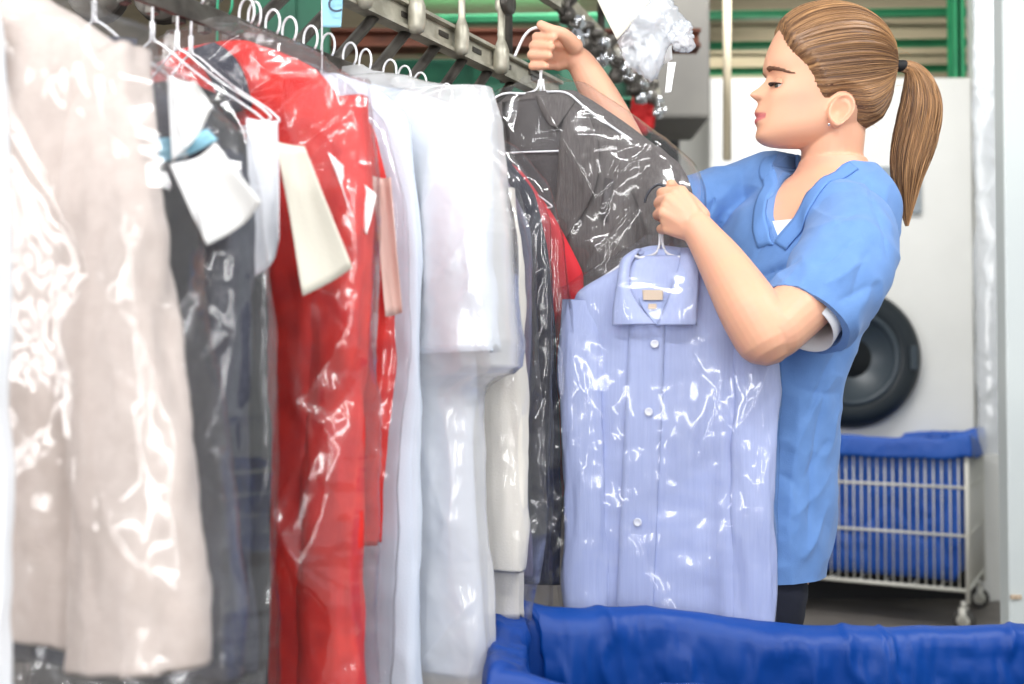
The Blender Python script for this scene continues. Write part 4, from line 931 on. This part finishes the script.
# second lane: chain with round carriers
c2 = thing('chain_lane', 'blurred dark chain lane of the conveyor behind the raised hand', 'conveyor', at(560, 40, 2.5)); O2 = Vector(c2.location)
A2, B2 = at(505, -60, 2.6), at(658, 96, 4.4); d2 = (B2-A2).normalized(); y2 = math.atan2(d2.y, d2.x)
R2 = d2.to_track_quat('X', 'Z').to_matrix()
b = MB(); b.box((A2+B2)/2-O2, ((B2-A2).length, .02, .05), R=R2, bev=.003); b.build('beam', M['steel'], c2)
b = MB(); b.box((A2+B2)/2-O2+Vector((.0, -.03, -.05)), ((B2-A2).length, .012, .02), R=R2); b.build('chain_guide', M['dsteel'], c2)
for k in range(5, 19):
    p = A2.lerp(B2, (k+.4)/19)-O2+Vector((0, -.045, -.03)); q = MB()
    q.lathe([(.010, -.05), (.022, -.045), (.026, -.02), (.013, 0), (.029, .016), (.029, .035), (.012, .04)], p+Vector((0, 0, random.uniform(-.04, .01))), 14, Matrix.Rotation(random.uniform(-.5, .5), 3, 'X'))
    q.tube([p, p+Vector((.01, -.01, -.05)), p+Vector((.03, -.01, -.06)), p+Vector((.035, -.01, -.04))], .006, 8); q.build('carrier', M['dsteel' if k % 3 else 'chrome'], c2, True)
for k, f_ in enumerate((.1, .5, .9)):
    p = A2.lerp(B2, f_)-O2; MB().tube([p, Vector((p.x, p.y, 3.15-O2.z))], .012, 10).build('hanging_rod', M['dsteel'], c2, True)
# round idler pulleys beside the upper left rail
for k, (px, py, D) in enumerate(((98, -6, 1.9), (162, -4, 2.0), (18, -40, 1.8))):
    p = at(px, py, D); q = MB(); Rr = Matrix.Rotation(PI/2, 3, 'X')
    q.lathe([(.012, -.02), (.048, -.018), (.05, -.012), (.044, -.006), (.044, .006), (.05, .012), (.048, .018), (.012, .02)], (0, 0, 0), 28, Rr); q.tube([(0, 0, 0), (0, 0, .6)], .01, 10)
    o = q.build('pulley', M['dsteel'], None, True, loc=p); prop(o, 'dark round pulley above the '+('beige jacket shoulder', 'red coat shoulder', 'far left of the rail')[k], 'pulley')
# ------------------------------------------------------------------ slips under film near the ceiling
def crumple(name, label, cat, c, r, m, seed, sc=(1, 1, 1), parent=None):
    n, k = 60, 44; V = []
    for j in range(k):
        e = PI*(j+.02)/(k-.96)
        for i in range(n): a = 2*PI*i/n; V.append((math.sin(e)*math.cos(a)*sc[0], math.sin(e)*math.sin(a)*sc[1], math.cos(e)*sc[2]))
    V = np.array(V); q = np.stack([V[:, 0]*3, V[:, 2]*3], 1)
    h = crease(q, seed, 2.2)+.5*crease(q+V[:, 1:2]*2, seed+3, 4.5, ang=1.2); V = V*(1+.30*h+.25*fbm(V*1.8, seed, 2))[:, None]*r
    o = mesh(name, V, grid(n, k, True), m, loc=c); return prop(o, label, cat)
crumple('film_bundle', 'crumpled cloudy film bundle hanging at the top centre', 'plastic film', at(650, 22, 1.95), .066, M['filmC'], 3, (.8, .45, 1.15))
crumple('film_scrap', 'small twisted film scrap at the right of the bundle', 'plastic film', at(682, 36, 1.93), .03, M['filmC'], 8, (.75, .4, 1.0))
slip('hanging_slip', 'pale green-white paper slip hanging at the top edge, left of the film bundle', 'paper', [(594, -6), (626, -34), (650, 2), (617, 40)], 1.92, M['card'], bend=.004)
slip('hanging_sheet', 'translucent white sheet folded inside the film bundle', 'paper', [(628, 8), (668, -8), (672, 60), (640, 74)], 1.98, M['paper'], bend=.015, seed=5)
slip('pointed_tag', 'narrow pointed white tag below the film bundle', 'tag', [(668, 62), (676, 62), (671, 92), (665, 93)], 1.9, M['paper'], bend=.002, seed=6)
MB().tube([at(650, -2, 1.95), at(650, -60, 1.95), at(650, -400, 2.0)], .0015, 6).build('cord', W_, None, True); prop(bpy.data.objects['cord'], 'thin cord carrying the film bundle at the top centre', 'cord')
# ------------------------------------------------------------------ room
def struct(o): o['kind'] = 'structure'; return o
def sbox(name, lo, hi, m, bev=0):
    lo, hi = Vector(lo), Vector(hi); c = (lo+hi)/2; b = MB(); b.box((0, 0, 0), hi-lo, bev=bev); return struct(b.build(name, m, loc=c))
sbox('floor', (-4, -2, -.1), (4, 9.2, 0), M['floor'])
sbox('wall_back', (-4, 9, 0), (4, 9.2, 3.6), M['wallc'])
sbox('wall_left', (-4.2, 0, 0), (-4, 9.2, 3.6), M['wallc'])
sbox('wall_right', (4, 0, 0), (4.2, 9.2, 3.6), M['pil'])
sbox('ceiling', (-4.2, 3.4, 3.3), (4.2, 9.2, 3.4), M['ceil'])
sbox('trim_1', (-4, 8.96, 0), (4, 9, .12), M['shade'])
def beam(name, label, cat, lo, hi, m, group=None):
    lo, hi = Vector(lo), Vector(hi); L = hi-lo; b = MB(); ii = max(range(3), key=lambda i: L[i])
    # I-section along the longest side
    d = list(L); w = [i for i in range(3) if i != ii]
    def bx(cs, ds): 
        c = [0, 0, 0]; e = [0, 0, 0]; e[ii] = L[ii]
        for k_, i in enumerate(w): c[i] = cs[k_]; e[i] = ds[k_]
        b.box(c, e)
    A_, B_2 = L[w[0]], L[w[1]]
    bx((0, B_2/2-.006), (A_, .012)); bx((0, -B_2/2+.006), (A_, .012)); bx((0, 0), (.014, B_2))
    o = b.build(name, m, loc=(lo+hi)/2); return prop(o, label, cat, group)
def tilt(o, a): o.rotation_euler = (0, a, 0)
for k, (D, z) in enumerate(((6.3, 3.2), (6.9, 3.2), (7.5, 3.2), (8.2, 3.2))):
    o = beam('ceiling_girder', ['green girder across the ceiling, nearest of four', 'green girder across the ceiling, second nearest', 'green girder across the ceiling, third one back', 'green girder across the ceiling, farthest and lowest in view'][k], 'girder', (-.6, D-.03, z-.02), (3.9, D+.03, z+.02), M['lgreen']); tilt(o, -.015)
p = at(957, 68, 5.6); beam('green_post', 'bright green steel post above the white machine', 'post', (p.x-.03, 5.57, 2.2), (p.x+.03, 5.65, 3.3), M['lgreen'])
MB().tube([at(727, 160, 4.4), at(727, -60, 4.4)], .017, 12).build('ceiling_pipe', M['ceil'], None, True); prop(bpy.data.objects['ceiling_pipe'], 'thin beige vertical pipe left of the white machine', 'pipe')
# left rear machinery frame: green sheets, oxide beam, lit windows
for k, (a, c_, D) in enumerate((((255, -30), (330, 62), 3.6), ((395, 60), (560, 150), 4.2), ((560, 20), (650, 140), 5.2))):
    A_, B_2 = at(*a, D), at(*c_, D); b = MB(); b.box((0, 0, 0), (B_2.x-A_.x, .03, A_.z-B_2.z), bev=.004); b.box((0, -.02, 0), (.03, .012, A_.z-B_2.z)); o = b.build('steel_partition', M['green'], loc=(A_+B_2)/2)
    prop(o, ['dark green partition behind the hooks, under the blue tag', 'dark green partition between conveyor ribs, left of the raised hand', 'dark green partition right of the raised hand'][k], 'partition')
A_, B_2 = at(330, 38, 3.9), at(700, 36, 3.9); beam('oxide_beam', 'reddish brown horizontal beam behind the raised hand', 'beam', (A_.x, 3.88, A_.z-.035), (B_2.x, 3.98, A_.z+.03), M['rust'])
A_, B_2 = at(230, 112, 5.0), at(650, 112, 5.0); beam('rear_green_beam', 'long green beam low behind the conveyor', 'beam', (A_.x, 4.96, A_.z-.08), (B_2.x, 5.08, A_.z+.06), M['green'])
for k, (x0, y0, x1, y1) in enumerate(((355, -30, 480, 50), (540, -30, 590, 30), (372, 60, 400, 90), (200, 0, 300, 60))):
    A_, B_2 = at(x0, y0, 8.9), at(x1, y1, 8.9); w = thing('window_%d' % (k+1), None, None, (A_+B_2)/2); w['kind'] = 'structure'
    W2, H2 = B_2.x-A_.x, A_.z-B_2.z; b = MB(); b.box((0, .03, 0), (W2, .02, H2)); b.build('pane', M['sky'], w); b = MB()
    for x in (-W2/2, 0, W2/2): b.box((x, 0, 0), (.05, .05, H2+.05))
    for z in (-H2/2, 0, H2/2): b.box((0, 0, z), (W2+.05, .05, .05))
    b.build('window_frame', M['dsteel'], w)
# plain dark panel filling the black zone left of the machine
A_ = at(690, 60, 7.5); sbox('dark_panel', (A_.x-.35, 7.4, 0), (A_.x+.35, 7.5, 2.88), M['shade'], .01)
p = at(643, 112, 4.3); rag = crumple('red_rag', 'red cloth hanging below the chain lane', 'cloth', p, .075, M['rag'], 31, (.55, .4, 1.3))
MB().tube([p, p+Vector((0, 0, 1.0))], .006, 8).build('rag_cord', M['dsteel'], None, True); prop(bpy.data.objects['rag_cord'], 'thin dark cord from which the red cloth hangs', 'cord')
A_ = at(668, 78, 4.9); b = MB(); b.box((0, 0, .12), (.36, .5, .62), bev=.02); b.tube([(-.26, -.2, -.1), (-.26, -.2, -.9)], .02, 8); o = b.build('ventilation_duct', M['wallc'], loc=A_+Vector((.02, .3, .02))); prop(o, 'grey ventilation duct between the film bundle and the white machine', 'duct')
# white machine with porthole
X0, X1 = at(709, 80, 5.5).x, at(972, 72, 5.5).x; ZT = zat(77, 5.5)
w = thing('industrial_dryer', 'tall white industrial machine with dark round porthole behind the woman', 'machine', ((X0+X1)/2, 5.5, 0)); W2 = X1-X0
b = MB(); b.box((0, .5, ZT/2+.08), (W2, 1.0, ZT-.16), bev=.015); b.build('cabinet', M['mach'], w)
b = MB(); b.box((0, .52, .08), (W2-.04, .94, .16)); b.build('plinth', M['shade'], w)
b = MB(); b.box((0, -.004, zat(452, 5.5)), (W2-.02, .006, .012)); b.build('seam', M['panel'], w)
dc = at(848, 358, 5.5); cx = dc.x-(X0+X1)/2; Ry = Matrix.Rotation(PI/2, 3, 'X')
b = MB(); b.lathe([(.20, .0), (.20, .045), (.225, .075), (.27, .085), (.315, .08), (.345, .055), (.352, .02), (.352, .0)], (cx, -.0, dc.z), 72, Ry); b.build('porthole_ring', M['rubber'], w, True)
b = MB(); b.lathe([(.205, .03), (.205, .062), (.22, .074), (.235, .07), (.24, .05)], (cx, -.012, dc.z), 72, Ry); b.build('inner_ring', M['dgrey'], w, True)
b = MB(); b.lathe([(1e-3, .075), (.06, .07), (.13, .055), (.18, .035), (.205, .02), (.205, .0)], (cx, .0, dc.z), 60, Ry); b.build('porthole_glass', M['dglass'], w, True)
b = MB(); b.box((cx+.295, -.092, dc.z), (.035, .02, .12), bev=.005); b.build('door_latch', M['dgrey'], w)
pc = at(893, 190, 5.48); b = MB(); b.box((pc.x-(X0+X1)/2, -.015, pc.z), (.28, .03, .235), bev=.006); o = b.build('control_panel', M['panel'], w)
b = MB(); b.box((pc.x-(X0+X1)/2, -.034, pc.z+.01), (.13, .01, .06), bev=.002); b.build('display', M['dglass'], o)
# right: grey door leaf and film-wrapped pillar
e = at(1006, 340, 3.0); sbox('door_2', (e.x, 3.0, .0), (e.x+.7, 3.06, 3.3), M['pil'], .006)
b = MB(); c_ = at(1016, 597, 2.995); b.box((0, 0, 0), (.03, .008, .012), bev=.002); b.lathe([(.003, 0), (.004, .004), (.0025, .006)], (0, -.004, 0), 10, Ry); o = b.build('door_plate', M['tan'], loc=c_); o.parent = bpy.data.objects['door_2']; o.location = c_-bpy.data.objects['door_2'].location
p0 = at(975, 0, 4.0); sbox('trim_2', (at(976, 0, 5.48).x, 5.48, 0), (at(976, 0, 5.48).x+.5, 5.6, 3.3), M['mach'], .01)
Rw = [(3.2-.0, -.065, .07, .04), (2.0, -.07, .075, .045), (1.2, -.068, .08, .05), (.90, -.06, .07, .04), (.82, -.04, .06, .02)]
V, Fc = loft(Rw, 90, 260, fold=.02, fk=8, fz=1.5, seed=51, p=.9, cre=.014, cs=6); o = mesh('film_roll_curtain', V, Fc, M['filmC'], loc=(at(990, 0, 4.35).x, 4.35, 0)); prop(o, 'tall strip of hanging clear film by the right-hand white pillar', 'plastic film')
# ------------------------------------------------------------------ carts
def cart(name, label, loc, rz, w, d, h, zb, m_liner, nb, seed=0, sag=.02, wr=.004, over=.075):
    t = thing(name, label, 'laundry cart', loc, rz); hw, hd = w/2, d/2
    f = MB()
    for z in (zb, zb+(h-zb)*.36, zb+(h-zb)*.68, h-.055):
        r_ = .009 if z in (zb, h-.055) else .006; P4 = [(-hw, -hd, z), (hw, -hd, z), (hw, hd, z), (-hw, hd, z)]
        for k in range(4): f.tube([P4[k], P4[(k+1) % 4]], r_, 8)
    for sx in (-1, 1):
        for sy in (-1, 1): f.tube([(sx*hw, sy*hd, h-.055), (sx*hw, sy*hd, .13)], .010, 8)
    f.build('frame', M['cart'], t, True)
    g = MB()
    for k in range(1, nb):
        x = -hw+w*k/nb
        for y in (-hd, hd): g.tube([(x, y, zb), (x, y, h-.055)], wr, 6)
    for k in range(1, max(2, int(nb*d/w))):
        y = -hd+d*k/max(2, int(nb*d/w))
        for x in (-hw, hw): g.tube([(x, y, zb), (x, y, h-.055)], wr, 6)
    for k in range(1, 7): g.tube([(-hw+w*k/7, -hd, zb), (-hw+w*k/7, hd, zb)], wr, 6)
    g.build('wire_bars', M['cart'], t, True)
    # liner: inside floor, inside wall, rolled over the rim, short skirt outside
    n = 760; per = 2*(w+d); ss = np.arange(n)*per/n; V = []
    prof = [(-.05, zb+.03), (-.035, zb+.06)]+[(-.028+.01*f_, zb+.06+(h-zb-.08)*f_) for f_ in np.linspace(.05, 1, 46)]+[(-.014, h+.001), (-.008, h+.007), (0, h+.010), (.008, h+.009), (.014, h+.003), (.017, h-.008), (.019, h-.02), (.02, h-.035)]+[(.021, h-.035-(over-.035)*f_) for f_ in (.33, .66, 1)]
    sagv = sag*fbm(np.stack([ss*3.2, ss*0+seed, ss*0], 1), seed, 3)
    for j, (e_, z) in enumerate(prof):
        up = min(1, max(0, (z-zb)/(h-zb))); W_2, D_2 = w/2+e_, d/2+e_
        x = np.where(ss < w, -W_2+2*W_2*ss/w, np.where(ss < w+d, W_2, np.where(ss < 2*w+d, W_2-2*W_2*(ss-w-d)/w, -W_2)))
        y = np.where(ss < w, -D_2, np.where(ss < w+d, -D_2+2*D_2*(ss-w)/d, np.where(ss < 2*w+d, D_2, D_2-2*D_2*(ss-2*w-d)/d)))
        corner = np.exp(-((np.abs(x)-hw)**2+(np.abs(y)-hd)**2)/.004); P3 = np.stack([ss, ss*0+z, ss*0+seed], 1)
        wp = P3+.06*np.stack([fbm(P3*4, seed+31, 2), fbm(P3*4, seed+32, 2), ss*0], 1)
        r1 = (1-np.abs(fbm(wp*[5, 4, 1], seed+2, 2)))**3; r2 = (1-np.abs(fbm(wp*[13, 9, 1], seed+9, 2)))**4; q = fbm(P3*[4, 3, 1], seed+12, 2); r3 = (1-np.abs(fbm(wp*[30, 24, 1], seed+15, 2)))**3
        amp = .010*q+.012*r1+.008*r2+.0035*r3; amp = np.abs(amp)*.5 if e_ > -.01 else -np.abs(amp)-.002
        sx_ = np.abs(x/hw) > np.abs(y/hd); nx_ = np.where(sx_, np.sign(x), 0); ny_ = np.where(sx_, 0, np.sign(y))
        V += list(map(tuple, np.stack([x+nx_*amp, y+ny_*amp, z+(sagv-.012+corner*.028)*up**3+.004*r2*up**6], 1)))
    Fc = grid(n, len(prof), True); k0 = len(V); V.append((0, 0, zb+.02)); Fc += [(k0, (i+1) % n, i) for i in range(n)]
    mesh('liner', V, Fc, m_liner, t, thick=.002)
    for sx in (-1, 1):
        for sy in (-1, 1):
            c = Vector((sx*(hw-.02), sy*(hd-.02), .05)); q = MB(); Rc = Matrix.Rotation(random.uniform(-.5, .5), 3, 'Z') @ Matrix.Rotation(PI/2, 3, 'X')
            q.lathe([(.012, -.014), (.044, -.013), (.05, -.006), (.05, .006), (.044, .013), (.012, .014)], c, 28, Rc); o = q.build('caster', M['tyre'], t, True)
            q = MB(); q.lathe([(.002, -.017), (.026, -.016), (.028, .016), (.002, .017)], c, 18, Rc)
            for yy in (-.022, .022): q.box(c+Rc @ Vector((0, .025, yy)), (.03, .004, .07), R=Rc @ Matrix.Rotation(-PI/2, 3, 'X'))
            q.tube([c+Vector((0, 0, .055)), c+Vector((0, 0, .085))], .012, 10); q.build('fork', M['cart'], o, True)
    return t
cr0 = at(968, 590, 4.83)
ca_ = -math.radians(29); W3, D3 = .83, .60; u = Vector((math.cos(ca_), math.sin(ca_), 0)); v_ = Vector((-math.sin(ca_), math.cos(ca_), 0))
cc = Vector((cr0.x, cr0.y, 0))-u*W3/2+v_*D3/2
cart('laundry_cart', 'white wire laundry cart with bright blue liner by the white machine', cc, ca_, W3, D3, .845, .185, M['nylon2'], 24, 3, .012, .0036, .085)
BL, FL = at(523, 606, 1.68), at(486, 668, 1.285)
u2 = Vector((1, -.02, 0)).normalized(); d3 = Vector((BL.x-FL.x, BL.y-FL.y, 0)); W4 = 1.15; D4 = .40
cc2 = Vector((at(520, 640, 1.46).x-.022+W4/2, 1.455, 0))
cart('foreground_laundry_cart', 'royal blue lined laundry cart in the foreground, at the bottom edge', cc2, .0, W4, D4, .785, .2, M['nylon'], 30, 12, .014, .004, .16)
# ------------------------------------------------------------------ light
def area(name, loc, tgt, sx, sy, e, col=(1, 1, 1)):
    l = bpy.data.lights.new(name, 'AREA'); l.shape = 'RECTANGLE'; l.size = sx; l.size_y = sy; l.energy = e; l.color = col
    o = bpy.data.objects.new(name, l); COL.objects.link(o); o.location = loc; o.rotation_euler = (Vector(tgt)-Vector(loc)).to_track_quat('-Z', 'Y').to_euler(); return o
area('fill_area_front', (-.6, .1, 3.0), (0, 1.8, 1.1), 1.8, .10, 36)  # added soft fill from above the camera, no real fixture
area('fill_area_right', (1.7, .6, 3.0), (.3, 1.9, 1.2), 1.6, .10, 36)  # added overhead fill from the right, out of view
area('fill_area_left', (-2.2, .6, 2.9), (-.3, 1.7, 1.2), 1.4, .16, 14)  # added overhead fill from the left, stands for no fixture
for k, x in enumerate((-1.5, -.55, .5, 1.5)): area('front_glint_strip', (x, -1.8, 1.75), (x*.4, 2, 1.2), .15, 1.7, 17, (1, .99, .98))  # added bright strips behind the camera for streaks on the film, no windows
for k in range(5): area('side_glint_strip', (-3.3, -.9+.55*k, 1.7), (-.3, 1.2+.1*k, 1.2), .15, 1.7, 15, (1, .99, .98))  # added strips on the left, placed for film highlights, no windows
area('fill_area_rear', (1.2, 3.9, 3.2), (1.4, 5.3, 1.4), 1.6, .3, 42)  # added fill over the machine, no lamp there
area('fill_area_hall', (-.5, 6.4, 3.2), (-.5, 6.4, 0), 2.0, .3, 26)  # added area light brightening the hall, not a fixture
area('hall_ceiling_fill', (1.6, 7.9, 2.1), (1.6, 7.2, 3.3), 1.6, .4, 26, (1, .95, .85))  # added light aimed up to lift the dark hall ceiling
wd = bpy.data.worlds.new('world'); SC.world = wd; wd.use_nodes = True; wd.node_tree.nodes['Background'].inputs[0].default_value = (.93, .96, 1, 1); wd.node_tree.nodes['Background'].inputs[1].default_value = .50
vs = SC.view_settings; vs.view_transform = 'Standard'; vs.look = 'None'; vs.gamma = 1; vs.use_curve_mapping = False; vs.exposure = 0.14
